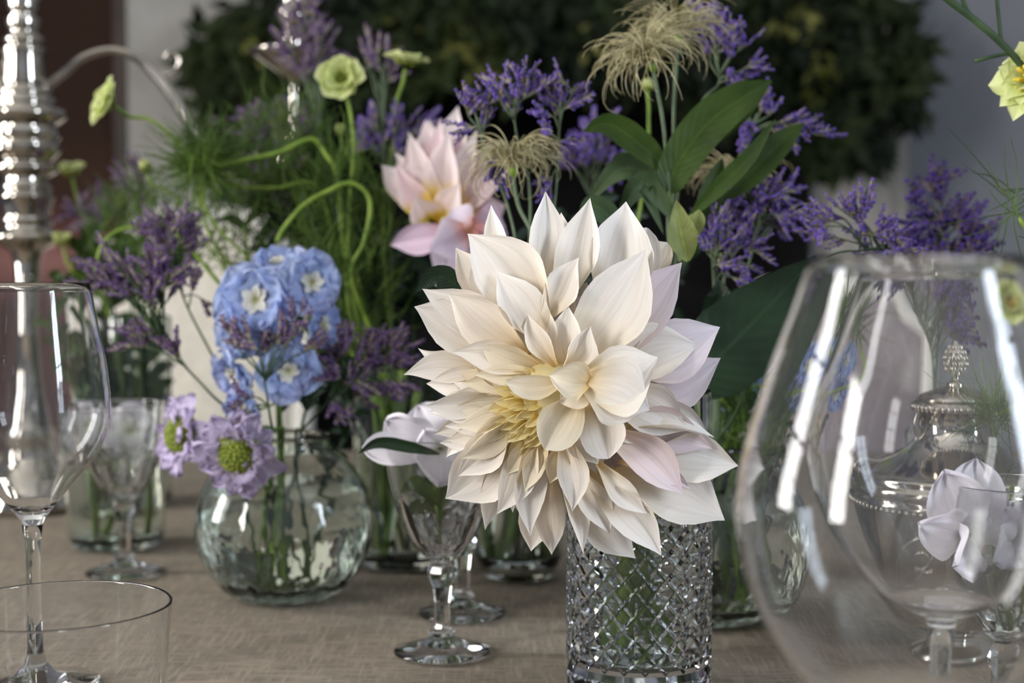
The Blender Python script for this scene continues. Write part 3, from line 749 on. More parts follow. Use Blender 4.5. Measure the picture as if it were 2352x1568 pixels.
# ------------------------------------------------------------------ petals
WU = [0, .12, .3, .48, .62, .76, .88, .95, 1]
WV = [.36, .55, .84, 1.0, .95, .70, .34, .13, .0]
WR = [.34, .55, .84, 1.0, 1.0, .90, .66, .40, .06]      # rounder tip
def petal(mb, B, T, w, cup=.35, arch=.12, roll=0.0, twist=0.0, tipcurl=0.0, ruf=0.0, seed=0, nu=16, nv=12, rnd=False, view=Vector((0, -1, 0)), hook=0.0, mi=0, basecup=0.0, frill=0.0):
    """one petal from base B to tip T, w wide; cup lifts the edges towards the viewer, roll turns it about its length"""
    B, T = Vector(B), Vector(T); ax = T - B; L = ax.length; d = ax / L
    s0 = d.cross(view)
    s0 = s0.normalized() if s0.length > 1e-4 else d.orthogonal().normalized()
    n0 = s0.cross(d).normalized()
    if n0.dot(view) < 0: n0 = -n0; s0 = -s0
    ph = seed * 1.7; W = WR if rnd else WV
    asy = .7 * math.sin(seed * 2.3 + 1); th = .05 * math.sin(seed * 3.1)
    def fn(u, v):
        c = B + ax * u + n0 * (arch * L * math.sin(math.pi * u) * (1 - .3 * u)) + s0 * (hook * L * math.sin(math.pi * u))
        tc_ = max(0, (u - .62) / .38)
        c = c + n0 * (tipcurl * L * tc_ * tc_) + s0 * (th * L * tc_ * tc_)
        a = roll + twist * u
        s = s0 * math.cos(a) + n0 * math.sin(a); n = n0 * math.cos(a) - s0 * math.sin(a)
        hw = itp(u, WU, W) * w * .5
        cu = cup * (0.75 + .5 * abs(2 * u - .9)) + basecup * (1 - u) ** 1.5
        cu *= 1 + (asy if v > 0 else -asy)
        # edges bend up along an arc
        if cu > 1e-3:
            k_ = cu * 1.6; lat = math.sin(min(abs(v) * k_, 1.9)) / k_; up = (1 - math.cos(min(abs(v) * k_, 1.9))) / k_
        else: lat, up = abs(v), 0
        p = c + s * (math.copysign(lat, v) * hw) + n * (up * hw)
        if ruf: p = p + n * (ruf * w * abs(v) ** 1.5 * math.sin(u * 9 + ph + (2.1 if v > 0 else 0)) * math.sin(math.pi * min(1, u * 1.02)))
        if frill: p = p + n * (frill * w * math.sin(v * 11 + ph * 3) * u ** 2.5) - d * (L * frill * .5 * abs(math.sin(v * 6 + ph)) * u ** 5)
        # soft lengthwise pleats
        p = p + n * (w * (.014 * math.cos(v * 8.5 + ph) - .03 * math.exp(-(v / .16) ** 2)) * math.sin(math.pi * u) ** .6)
        return p
    mb.grid(fn, nu, nv, mi)

def leaf(mb, pts, w, fold=.25, side=None, tw=0.0, wave=0.0, nu=16, nv=6, view=Vector((0, -1, 0)), prof=None):
    """leaf along a path of points"""
    pp = smooth_path(pts, nu); n_ = len(pp) - 1
    U = [0, .1, .3, .5, .7, .88, 1]; W = prof or [.12, .5, .9, 1, .8, .38, .0]
    def fn(u, v):
        f = u * n_; i = min(int(f), n_ - 1); c = pp[i].lerp(pp[i + 1], f - i)
        d = (pp[min(i + 1, n_)] - pp[max(i - 1, 0)]).normalized()
        s = d.cross(view).normalized(); n = s.cross(d).normalized()
        a = tw * (u - .3); s2 = s * math.cos(a) + n * math.sin(a); n2 = n * math.cos(a) - s * math.sin(a)
        hw = itp(u, U, W) * w * .5
        return c + s2 * (v * hw) + n2 * (hw * (fold * abs(v) - .04 * math.cos(u * 30 + abs(v) * 5)) + wave * w * math.sin(u * 8 + (3 if v > 0 else 0)) * abs(v))
    mb.grid(fn, nu, nv)

def pix(pts, y): return [P(p[0], p[1], p[2] if len(p) > 2 else y) for p in pts]
def stem_to(pts_px, y, vase, zend=.012, off=(0, 0)):
    """pixel path, then through the vase's mouth down to its floor"""
    pts = pix(pts_px, y); base = Vector((XY[vase][0] + off[0], XY[vase][1] + off[1], TZ + zend))
    mh, mr = mouth(vase)
    pts = pts[:1] + [p for p in pts[1:] if p.z > TZ + mh + .006]
    return pts + [mouth_point(vase, pts[-1], base), base]
def mouth(vase):
    if vase.startswith('bubble'): return .118, .024
    if vase.startswith('goblet'): return .137, .028
    return {'tall': (.165, .034), 'stems': (.145, .032), 'white': (.125, .036), 'leafy': (.2, .028), 'urnback': (.12, .025), 'side': (.17, .034), 'crystal': (.177, .028)}[vase]
def mouth_point(vase, top, base):
    mh, mr = mouth(vase); a = Vector((XY[vase][0], XY[vase][1], TZ + mh))
    d = Vector((top.x - a.x, top.y - a.y, 0)); l = d.length
    return a + (d / l * min(l * .8, mr) if l > 1e-6 else d)

# ------------------------------------------------------------------ the cream dahlia
CREAM = petal_mat('cream_dahlia_petal', [(0.0, lin((224, 196, 136))), (0.22, lin((233, 219, 192))), (0.5, lin((236, 229, 218))), (1.0, lin((240, 237, 232)))], 0.20, 0.25)
YOLK = petal_mat('yellow_dahlia_petal', [(0.0, lin((226, 196, 96))), (0.5, lin((240, 222, 150))), (1.0, lin((243, 234, 196)))], 0.35, 0.2)
cryx, cryy = XY['crystal']
dh = thing('dahlia', (cryx, cryy, TZ + .02), 'large open cream dahlia bloom with a yellow heart in the crystal vase', 'flower')
def LY(L): return .762 - .036 * L, .770 - .054 * L
LIL = (.93, .88, 1.0, 1); MAU = (.93, .84, .93, 1); WARM = (1.0, .965, .91, 1); W_ = (1, 1, 1, 1); TAN = (.88, .82, .70, 1); PNK = (.97, .87, .95, 1); CRM = (1, .985, .965, 1)
# base x, base y, tip x, tip y, width, layer, cup, arch, roll, twist, tipcurl, ruffle, tint, extra
PET = [
 (1165, 640, 1128, 470, 62, .05, .5, .05, .1, .3, 0, 0, W_),
 (1225, 680, 1252, 441, 96, .14, .45, .08, -.2, .5, .04, 0, W_, dict(hook=.06)),
 (1265, 640, 1290, 486, 56, .02, .4, .05, .3, 0, 0, 0, CRM),
 (1285, 720, 1352, 457, 108, .22, .5, .08, -.15, .35, .04, 0, W_, dict(hook=.05)),
 (1370, 740, 1440, 463, 160, .15, .35, .08, .1, .3, .05, .02, W_, dict(hook=.06)),
 (1415, 700, 1484, 524, 100, .05, .35, .05, .1, 0, 0, 0, W_, dict(rnd=True)),
 (1440, 690, 1536, 558, 84, .0, .3, .05, .2, 0, 0, 0, TAN, dict(rnd=True)),
 (1385, 830, 1562, 600, 128, .22, .3, .10, 0, .1, .02, 0, MAU),
 (1305, 840, 1488, 574, 158, .42, .35, .14, 0, .15, .02, 0, CRM, dict(hook=.05)),
 (1400, 830, 1656, 746, 136, .20, .3, .10, .1, .2, -.02, .02, LIL, dict(hook=.09)),
 (1420, 920, 1656, 826, 120, .18, .3, .08, 0, .1, -.02, .02, LIL, dict(hook=.04)),
 (1390, 870, 1606, 790, 124, .28, .3, .12, -.1, .1, 0, .02, CRM, dict(hook=-.10)),
 (1400, 900, 1574, 992, 110, .44, .35, .14, 0, .1, 0, 0, W_),
 (1450, 920, 1636, 1006, 110, .20, .3, .08, 0, .1, 0, .02, W_, dict(hook=.06)),
 (1440, 985, 1641, 1010, 70, .46, .7, .14, .8, .2, 0, 0, W_, dict(hook=-.10)),
 (1370, 1000, 1636, 1022, 118, .34, .35, .12, -.15, .1, 0, 0, MAU, dict(hook=-.13)),
 (1385, 985, 1565, 1142, 96, .48, .4, .12, -.2, .3, 0, 0, PNK, dict(hook=-.10)),
 (1420, 1060, 1588, 1116, 56, .40, .5, .12, -.3, .1, 0, 0, MAU, dict(hook=-.06)),
 (1450, 1050, 1692, 1076, 124, .24, .35, .10, .0, .2, .10, .03, W_, dict(hook=-.10)),
 (1400, 1100, 1664, 1182, 160, .20, .3, .10, 0, .2, .02, .02, W_, dict(hook=-.09)),
 (1370, 1060, 1482, 1184, 66, .50, .45, .14, .2, .5, .02, .02, CRM, dict(hook=.05)),
 (1350, 1080, 1526, 1268, 100, .36, .4, .10, 0, .4, .02, .03, W_, dict(hook=-.04)),
 (1330, 1100, 1452, 1286, 100, .08, .3, .08, 0, .2, 0, .03, CRM),
 (1315, 1070, 1408, 1224, 72, .40, .4, .12, .1, .3, .02, 0, CRM),
 (1290, 1100, 1332, 1272, 62, .36, .7, .10, .3, .4, .02, 0, CRM),
 (1262, 1080, 1276, 1276, 76, .20, .45, .08, -.1, .2, 0, 0, WARM),
 (1245, 1090, 1212, 1262, 88, .14, .45, .08, .2, .2, 0, 0, WARM, dict(hook=-.05)),
 (1292, 1000, 1322, 1174, 76, .62, .5, .12, 0, .2, .0, 0, CRM, dict(hook=-.04)),
 (1250, 1000, 1208, 1228, 80, .50, .5, .10, .1, .3, 0, 0, CRM),
 (1225, 985, 1150, 1184, 82, .54, .45, .10, 0, .3, 0, .02, CRM),
 (1195, 1000, 1104, 1212, 90, .20, .5, .10, 0, .3, .04, 0, WARM, dict(hook=.06)),
 (1170, 1000, 1030, 1150, 140, .36, .35, .12, 0, .1, 0, .02, CRM, dict(hook=-.04)),
 (1175, 970, 1046, 1088, 94, .54, .5, .12, 0, .3, 0, .04, CRM, dict(hook=-.06)),
 (1185, 955, 1062, 1058, 72, .62, .5, .12, .1, .3, 0, .04, CRM),
 (1130, 985, 1020, 1046, 48, .12, .5, .10, 0, .2, 0, 0, W_),
 (1130, 975, 1012, 1022, 56, .16, .5, .10, 0, .2, 0, 0, W_),
 (1140, 950, 996, 990, 66, .24, .45, .12, .1, .1, 0, 0, CRM),
 (1150, 930, 985, 955, 76, .38, .45, .12, -.1, .1, 0, .02, CRM),
 (1160, 905, 976, 922, 84, .46, .55, .14, .1, .2, 0, 0, W_),
 (1150, 880, 978, 890, 70, .32, .5, .12, -.2, .2, 0, 0, CRM, dict(hook=.05)),
 (1130, 855, 928, 850, 78, .24, .5, .10, .1, .2, 0, 0, CRM),
 (1130, 830, 958, 808, 60, .20, .45, .10, 0, .1, 0, 0, CRM),
 (1160, 820, 958, 694, 124, .26, .4, .10, 0, .1, 0, 0, CRM),
 (1190, 800, 964, 674, 104, .30, .5, .14, .2, .1, 0, 0, CRM, dict(hook=.07)),
 (1210, 815, 1036, 664, 130, .42, .45, .14, .1, .1, 0, 0, WARM, dict(hook=.02)),
 (1140, 730, 1040, 574, 86, .10, .6, .08, .1, .2, 0, 0, WARM),
 (1250, 750, 1084, 528, 156, .36, .4, .12, .1, .2, .02, 0, CRM, dict(hook=.05)),
 (1180, 730, 1102, 556, 96, .22, .45, .08, -.2, .1, 0, 0, W_),
 (1265, 800, 1148, 618, 116, .50, .45, .14, -.1, .2, .02, 0, CRM, dict(hook=-.06)),
 (1245, 740, 1322, 588, 92, .46, .7, .16, -.3, .5, .05, 0, CRM, dict(hook=.08)),
 (1260, 830, 1250, 690, 90, .52, .5, .12, 0, .2, 0, 0, WARM),
 (1290, 850, 1352, 744, 100, .74, .8, .20, -.4, .6, .10, .03, CRM, dict(hook=.05)),
 (1310, 850, 1310, 700, 80, .60, .5, .15, .2, .2, .02, 0, CRM),
 (1275, 840, 1206, 722, 64, .66, .7, .18, .2, .4, .04, 0, WARM),
 (1235, 850, 1040, 800, 78, .56, .45, .14, .1, .1, 0, .03, WARM, dict(hook=.03)),
 (1245, 845, 1100, 792, 74, .62, .45, .14, 0, .1, 0, .02, WARM),
 (1240, 860, 1090, 856, 50, .64, .5, .14, 0, .1, 0, .03, WARM),
 (1225, 885, 1060, 885, 60, .52, .45, .14, 0, .1, 0, .02, WARM),
 (1215, 915, 1040, 930, 62, .50, .45, .14, 0, .1, 0, .02, CRM),
 (1215, 935, 1050, 985, 62, .54, .45, .14, 0, .1, 0, .02, CRM),
 (1205, 950, 1075, 1020, 56, .60, .45, .14, 0, .1, 0, .02, CRM),
 (1295, 875, 1162, 882, 58, .80, .4, .14, 0, .05, 0, 0, W_, dict(rnd=True)),
 (1330, 872, 1512, 826, 168, .80, .35, .30, .45, .1, -.04, 0, CRM, dict(hook=.16, basecup=.6)),
 (1338, 884, 1492, 938, 190, .95, .40, .26, -.1, .15, -.10, .03, W_, dict(hook=.03, basecup=.9)),
 (1352, 880, 1268, 862, 116, .97, .7, .30, .0, .2, -.14, .06, W_, dict(rnd=True, basecup=.5)),
 (1345, 890, 1290, 925, 80, .90, .6, .22, .0, .2, -.06, .03, CRM, dict(rnd=True)),
 (1325, 905, 1248, 1030, 108, .84, .4, .18, -.1, .1, 0, 0, W_, dict(rnd=True)),
 (1350, 920, 1400, 1052, 112, .68, .4, .18, .1, .2, .03, .05, CRM, dict(rnd=True)),
 (1320, 960, 1372, 1066, 84, .58, .4, .14, 0, .1, 0, .03, WARM),
 (1395, 930, 1500, 1010, 90, .40, .4, .14, 0, .1, 0, .02, WARM),
 (1240, 1010, 1180, 1120, 56, .58, .6, .14, .2, .4, .03, .08, WARM),
 (1255, 1010, 1205, 1130, 56, .60, .6, .14, -.2, .4, .03, .08, WARM),
 (1225, 1000, 1162, 1090, 50, .60, .6, .14, .2, .4, .03, .08, WARM),
 (1285, 1020, 1262, 1110, 60, .56, .6, .12, .2, .4, .03, .05, WARM),
]
def dah_petal(i, bx, by, tx, ty, w, L, cup, arch, roll, twist, tipcurl, ruf, tint, ex=None, mat=CREAM):
    yb, yt_ = LY(L); yb -= .0004 * (i % 5); ex = dict(ex or {}); ex.setdefault('hook', .07 * math.sin(i * 4.1)); ex.setdefault('basecup', .4 + .3 * math.sin(i * 6.7))
    if L > .42 and mat is CREAM and math.hypot(tx - 1215, ty - 930) < 205: tint = (tint[0], tint[1] * .965, tint[2] * .84, 1)
    mb = MB(); e = dict(ex or {})
    q_ = math.sin(i * 5.3); twist *= 1 + .8 * q_; tipcurl += .05 * math.sin(i * 2.7); cup *= 1 + .25 * math.sin(i * 1.9)
    petal(mb, P(bx, by, yb), P(tx, ty, yt_), w * M1((yb + yt_) / 2) * 1.12, cup, arch * .55, roll, twist, tipcurl, ruf, seed=i, **e)
    o = mb.build('petal', mat, dh); o.color = tint
    return o
for i, p in enumerate(PET): dah_petal(i, *p)
rng = random.Random(11)
# hidden under-layers that close the head between the traced petals
for i in range(46):
    a = i * 2.39996; ring = i % 3
    L = (-.02, .10, .26)[ring]; rr = (.88, .80, .66)[ring] * rng.uniform(.93, 1.02)
    rx = (345 if math.cos(a) > 0 else 330) * rr; ry = (355 if math.sin(a) > 0 else 385) * rr
    cx0, cy0 = 1300, 880
    tx, ty = cx0 + rx * math.cos(a), cy0 + ry * math.sin(a)
    bx, by = 1270 + .22 * rx * math.cos(a), 890 + .22 * ry * math.sin(a)
    tint = (MAU if math.cos(a) > .3 and rng.random() < .6 else CRM if rng.random() < .6 else WARM)
    dah_petal(200 + i, bx, by, tx, ty, rng.uniform(90, 125), L, rng.uniform(.3, .5), .08, rng.uniform(-.2, .2), rng.uniform(-.2, .3), 0, .02, tint)
# small yellow petals of the heart
for i in range(46):
    t_ = i / 46; a = i * 2.39996; r = 6 + 62 * math.sqrt(t_)
    hx, hy = 1212 + r * .62 * math.cos(a), 938 + r * .95 * math.sin(a)
    ln = 30 + 34 * t_
    dx, dy = -0.85 + .55 * math.cos(a), .25 + .75 * math.sin(a); d_ = math.hypot(dx, dy) + 1e-6
    L = .74 - .16 * t_ + (.02 if i % 2 else 0)
    dah_petal(300 + i, hx + 14, hy - 4, hx + dx / d_ * ln, hy + dy / d_ * ln, 22 + 16 * t_, L, .55, .12, rng.uniform(-.3, .3), .2, .03, 0, W_, mat=YOLK)
# narrow crowded petals of the lower left
for i in range(15):
    a = math.radians(88 + 160 * ((i * .618) % 1)); R_ = 150 + 110 * ((i * .381) % 1)
    L = .50 - .26 * (R_ - 150) / 110
    tx, ty = 1222 + R_ * 1.0 * math.cos(a), 925 + R_ * 1.02 * math.sin(a)
    bx, by = 1222 + 46 * math.cos(a), 930 + 46 * math.sin(a)
    dah_petal(400 + i, bx, by, tx, ty, rng.uniform(54, 78), L, rng.uniform(.4, .55), .12, rng.uniform(-.15, .15), rng.uniform(-.15, .25), .02, 0, CRM if i % 3 else WARM, dict(hook=rng.uniform(-.07, .07)))
core = MB(); 
cc = P(1262, 905, .752); core.lathe([(0, -.026), (.012, -.025), (.024, -.012), (.027, 0), (.022, .012), (.012, .02), (0, .022)], 20)
core.v = [(cc.x + v[0], cc.y - v[2] * .9, cc.z + v[1]) for v in core.v]
core.build('receptacle', YOLK, dh)
sm = MB()
pth = smooth_path([cc + Vector((0, .02, 0)), cc + Vector((.01, .045, -.02)), Vector((cryx + .004, cryy + .016, TZ + .185)), Vector((cryx - .002, cryy + .0, TZ + .11)), Vector((cryx - .010, cryy + .008, TZ + .026))], 30)
sm.tube(pth, .0042, 10); sm.build('stem', STEM, dh)
for a in range(5):
    lf = MB(); q = 2 * math.pi * a / 5; c0 = cc + Vector((0, .018, 0))
    leaf(lf, [c0, c0 + Vector((math.cos(q) * .012, .01, math.sin(q) * .012)), c0 + Vector((math.cos(q) * .026, .012, math.sin(q) * .026))], .016); lf.build('sepal', LEAF, dh)

# ------------------------------------------------------------------ statice (tiny purple flowers on branching stems)
def spike_mesh(seed, n, length, curl, pm, cal):
    rng = random.Random(seed); mb = MB()
    ax = smooth_path([(0, 0, 0), (curl * .3 * length, 0, length * .4), (curl * length, 0, length)], 10)
    mb.tube(ax, [.0006] * (len(ax) - 1) + [.0003], 4, 0)
    for i in range(n):
        u = .12 + .88 * i / (n - 1); c = ax[min(int(u * (len(ax) - 1)), len(ax) - 1)]
        s = 1 if i % 2 else -1
        d = Vector((s * .5 + rng.gauss(0, .1) + .25 * curl, rng.gauss(-.1, .2), 1.15)).normalized()
        if i == n - 1: d = Vector((curl * .5, 0, 1)).normalized()
        l = .0040 * rng.uniform(.8, 1.15)
        mb.tube([c, c + d * l * .30, c + d * l * .62], [.0004, .00070, .0007], 5, 0, False)
        mb.tube([c + d * l * .6, c + d * l * .75, c + d * l * .95, c + d * l * 1.02], [.0006, .00092, .00108, .0004], 5, 1)
    return mb.mesh('flower_spike', [cal, pm])
SP = {}
for key, pm, CAL in (('p', PURPLE, CALYX), ('d', PURPLE_DARK, CALYX_DARK), ('u', PURPLE_DUSK, CALYX)):
    SP[key] = [spike_mesh(i, 11 + i % 3 * 2, .0100 + .0018 * (i % 3), (.0, .35, -.3, .5, .15, -.5)[i], pm, CAL) for i in range(6)]
def statice(path_px, y, vase, crown, label, kind='p', size=1.0, seed=0, stemmat=STEM_GREY, off=(0, 0), zend=.014, sr=.0011, group=None):
    """path_px: main stem from the top down to the vase mouth; crown: list of (branch point fraction, tip px, tip py)"""
    rng = random.Random(seed)
    pts = stem_to(path_px, y, vase, zend, off)
    t = thing('statice_sprig', pts[-1], label, 'statice', group or 'statice sprigs')
    pp = smooth_path(pts, 40); ln = len(pp) - 1
    st = MB(); st.tube(pp, [sr * (.6 + .6 * i / ln) for i in range(ln + 1)], 6)
    spikes = []
    for f, tx, ty in crown:
        b0 = pp[min(int((f + .06 + .05 * rng.random()) * ln), ln)]
        tipy = y + rng.uniform(-.012, .012)
        tp = P(tx, ty, tipy); mid = b0.lerp(tp, .5) + Vector((0, 0, .12 * (tp - b0).length)) + Vector((rng.gauss(0, .003), rng.gauss(0, .003), rng.gauss(0, .002)))
        br = smooth_path([b0, mid, tp], 8)
        st.tube(br, [sr * .62] * 4 + [sr * .45] * (len(br) - 4), 5)
        d = (tp - b0).normalized() if (tp - b0).length > 1e-5 else Vector((0, 0, 1))
        one = rng.choice((-1, 1)); tl = (br[-1] - br[-2]).normalized(); sd = tl.cross(Vector((0, 1, 0))).normalized() * one
        for q in range(rng.choice((3, 4, 4, 5))):
            pos = br[-1] if q == 0 else br[-1].lerp(br[max(1, len(br) - 4)], q * .28)
            dd = (tl * 1.0 + (sd * rng.uniform(.5, 1.1) + Vector((0, rng.gauss(0, .4), .25)) if q else Vector((0, 0, .15)))).normalized()
            spikes.append((pos, dd))
    st.build('stem', stemmat, t)
    for pos, dd in spikes:
        o = bpy.data.objects.new('flower_spike', rng.choice(SP[kind])); C.objects.link(o); o.parent = t
        o.location = pos - t.location
        q = dd.to_track_quat('Z', 'Y'); o.rotation_mode = 'QUATERNION'
        o.rotation_quaternion = q @ Quaternion((0, 0, 1), rng.uniform(0, 6.28))
        s_ = size * rng.uniform(.85, 1.2); o.scale = (s_, s_, s_)
    return t
def fan(cx_, cy_, rx, ry, n, seed, f0=.0, f1=.25):
    r = random.Random(seed); out_ = []
    for i in range(n):
        a = r.uniform(-math.pi, math.pi); q = math.sqrt(r.random())
        out_.append((r.uniform(f0, f1), cx_ + rx * q * math.cos(a), cy_ + ry * q * math.sin(a)))
    return out_
statice([(1182, 215), (1185, 300), (1215, 420), (1215, 600)], .95, 'stems', [(.02, 1140, 185), (.02, 1170, 190), (.02, 1205, 185), (.06, 1150, 220), (.06, 1190, 225), (.08, 1225, 215), (.10, 1165, 250), (.10, 1190, 255)], 'upright purple statice sprig left of its twin above the straw seed head', 'p', 1.0, 1)
statice([(1288, 215), (1283, 330), (1272, 480), (1240, 620)], .95, 'stems', [(.01, 1250, 190), (.01, 1290, 180), (.02, 1315, 205), (.05, 1262, 225), (.05, 1298, 230), (.08, 1250, 255), (.08, 1310, 240), (.1, 1280, 262), (.14, 1262, 310), (.16, 1300, 320), (.2, 1265, 430)], 'tall upright purple statice sprig over the top petals of the dahlia', 'p', 1.0, 2, off=(.008, 0))
statice([(1100, 270), (1115, 350), (1165, 470), (1190, 620)], .95, 'stems', [(.02, 1072, 250), (.02, 1090, 240), (.03, 1120, 235), (.05, 1080, 290), (.06, 1105, 285), (.1, 1130, 380), (.12, 1150, 400)], 'purple statice sprig leaning beside the pink dahlia', 'p', 1.0, 3, off=(-.012, .004))
statice([(1370, 320), (1360, 440), (1320, 620)], 1.2, 'stems', fan(1370, 340, 75, 65, 16, 4), 'dense purple statice cluster behind the broad green leaves', 'p', 1.25, 4, off=(.014, .012))
statice([(1640, 130), (1652, 190), (1607, 245), (1560, 420), (1520, 700)], 1.02, 'stems', [(0, 1600, 40), (0, 1625, 60), (.01, 1650, 40), (.02, 1640, 80), (.03, 1680, 75), (.04, 1660, 110), (.05, 1705, 110), (.05, 1680, 130), (.06, 1720, 150), (.07, 1690, 165), (.05, 1640, 110), (.08, 1710, 180)], 'purple statice sprig arching beside the tallest straw seed head', 'p', 1.1, 5, off=(.02, .01))
statice([(1740, 260), (1705, 340), (1650, 500), (1640, 760)], 1.0, 'bubble1622', [(0, 1715, 245), (0, 1745, 240), (.02, 1770, 260), (.03, 1720, 280), (.04, 1790, 280), (.05, 1830, 290), (.05, 1850, 300), (.06, 1880, 310), (.06, 1725, 300), (.08, 1800, 300)], 'purple statice sprig reaching sideways past the long green leaf', 'p', 1.1, 6)
statice([(1760, 440), (1740, 530), (1700, 680), (1650, 860)], .98, 'bubble1622', fan(1752, 470, 75, 70, 22, 7, 0, .2) + [(.02, 1835, 490), (.02, 1800, 450)], 'bushy purple statice sprig below the shaggy seed head', 'p', 1.1, 7, off=(.01, .004))
statice([(1650, 560), (1640, 650), (1630, 800)], .94, 'bubble1622', fan(1650, 575, 55, 60, 11, 8, 0, .2) + [(.1, 1700, 640), (.1, 1720, 610), (.1, 1740, 580)], 'short purple statice sprig tucked behind the right dahlia petals', 'p', 1.0, 8, off=(-.01, .004))
statice([(2080, 572), (1990, 575), (1890, 600), (1760, 760), (1690, 950)], .92, 'bubble1622', [(0, 2070, 565), (.01, 2040, 540), (.02, 2010, 530), (.03, 1985, 540), (.06, 1960, 490), (.06, 1930, 480), (.08, 1915, 490), (.1, 1890, 500), (.1, 1980, 480), (.05, 2050, 570), (.02, 2060, 545), (.08, 1900, 540), (.1, 1880, 520)], 'purple statice sprig lying sideways just above the big wine glass rim', 'p', 1.05, 9, STEM_DARK)
statice([(2135, 470), (2165, 600), (2160, 760), (2150, 900)], 1.05, 'urnback', [(0, 2140, 430), (0, 2125, 460), (.02, 2165, 460), (.03, 2150, 500), (.04, 2185, 490), (.05, 2200, 510), (.05, 2120, 515), (.07, 2160, 535), (.08, 2215, 530), (.09, 2225, 555), (.1, 2180, 560), (.12, 2120, 560), (.12, 2145, 570), (.14, 2200, 580), (.15, 2245, 575)], 'dark purple statice sprig with a pointed plume above the silver urn', 'd', 1.55, 10, STEM_DARK)
statice([(2075, 640), (2100, 720), (2140, 800), (2150, 920)], 1.04, 'urnback', fan(2085, 640, 60, 30, 8, 11, 0, .25) + fan(2150, 660, 50, 50, 10, 12, .1, .3) + fan(2215, 640, 45, 40, 9, 13, .1, .35) + fan(2195, 720, 40, 60, 10, 14, .2, .4), 'spreading dark purple statice sprig right behind the urn finial', 'd', 1.7, 11, STEM_DARK, off=(.008, -.006))
statice([(285, 650), (370, 780), (480, 900), (600, 1010)], 1.04, 'bubble654', fan(265, 640, 60, 40, 12, 15, 0, .25) + fan(350, 650, 55, 55, 12, 16, .05, .3) + [(.3, 310, 770), (.3, 305, 795), (.35, 410, 800)], 'mauve statice sprig leaning out left of the delphinium', 'u', 1.2, 12, STEM_DARK)
statice([(395, 560), (420, 680), (500, 840), (620, 1000)], 1.08, 'bubble654', fan(395, 555, 45, 55, 13, 17, 0, .2) + [(.1, 430, 520), (.2, 440, 640), (.2, 470, 690)], 'upright mauve statice sprig behind the leaning one by the delphinium', 'u', 1.2, 13, STEM_DARK, off=(.012, .01))
statice([(605, 860), (612, 900), (625, 980)], .985, 'bubble654', [(0, 525, 765), (0, 560, 790), (.02, 600, 780), (.02, 640, 770), (.02, 575, 775), (.03, 660, 790), (.04, 690, 760), (.04, 720, 800), (.02, 620, 800), (.25, 560, 920), (.28, 570, 960), (0, 690, 720)], 'dusky statice sprig crossing in front of the blue delphinium', 'u', 1.05, 14, STEM_DARK, off=(.004, -.01))
statice([(850, 850), (780, 900), (700, 980)], 1.03, 'bubble654', fan(800, 830, 55, 50, 12, 18, 0, .3) + fan(890, 830, 55, 60, 14, 19, 0, .3) + [(.2, 760, 930), (.2, 790, 940), (.2, 830, 920)], 'dusky purple statice sprig spreading right from the bubble vase', 'u', 1.15, 15, STEM_DARK, off=(.014, 0))
statice([(650, 280), (680, 400), (760, 620)], 1.3, 'tall', fan(640, 290, 85, 40, 14, 20, 0, .2), 'blurred purple statice sprig low in front of the candelabra stem', 'u', 1.3, 16, off=(-.02, .02))
statice([(715, 110), (725, 260), (800, 600)], 1.32, 'tall', fan(715, 95, 60, 90, 18, 21, 0, .25), 'tall purple statice sprig in front of the candelabra cup', 'u', 1.3, 17, off=(-.01, .03))
statice([(900, 320), (890, 450), (900, 650)], 1.2, 'tall', fan(870, 310, 45, 35, 9, 22, 0, .2) + fan(950, 290, 50, 30, 8, 23, 0, .2), 'purple statice sprig left of the pink dahlia tip', 'p', 1.2, 18, off=(.01, .02))
statice([(620, 400), (650, 500), (760, 720)], 1.26, 'tall', fan(620, 410, 70, 50, 12, 24, 0, .25), 'purple statice sprig among the curly green stems', 'u', 1.3, 19, off=(-.014, .01))
statice([(880, 150), (880, 300), (900, 600)], 1.3, 'tall', fan(860, 160, 40, 60, 6, 25, 0, .2), 'sparse purple statice sprig between the two pale green blooms', 'u', 1.2, 20, off=(.012, .026))
statice([(215, 480), (240, 620), (300, 800)], 1.48, 'leafy', fan(205, 480, 50, 40, 9, 26, 0, .2), 'small purple statice sprig next to the candelabra column', 'u', 1.3, 21)
statice([(320, 420), (320, 560), (318, 800)], 1.4, 'leafy', fan(320, 425, 35, 40, 7, 27, 0, .2), 'grey-mauve statice sprig left of the feathery green foliage', 'u', 1.3, 22, off=(.01, 0))

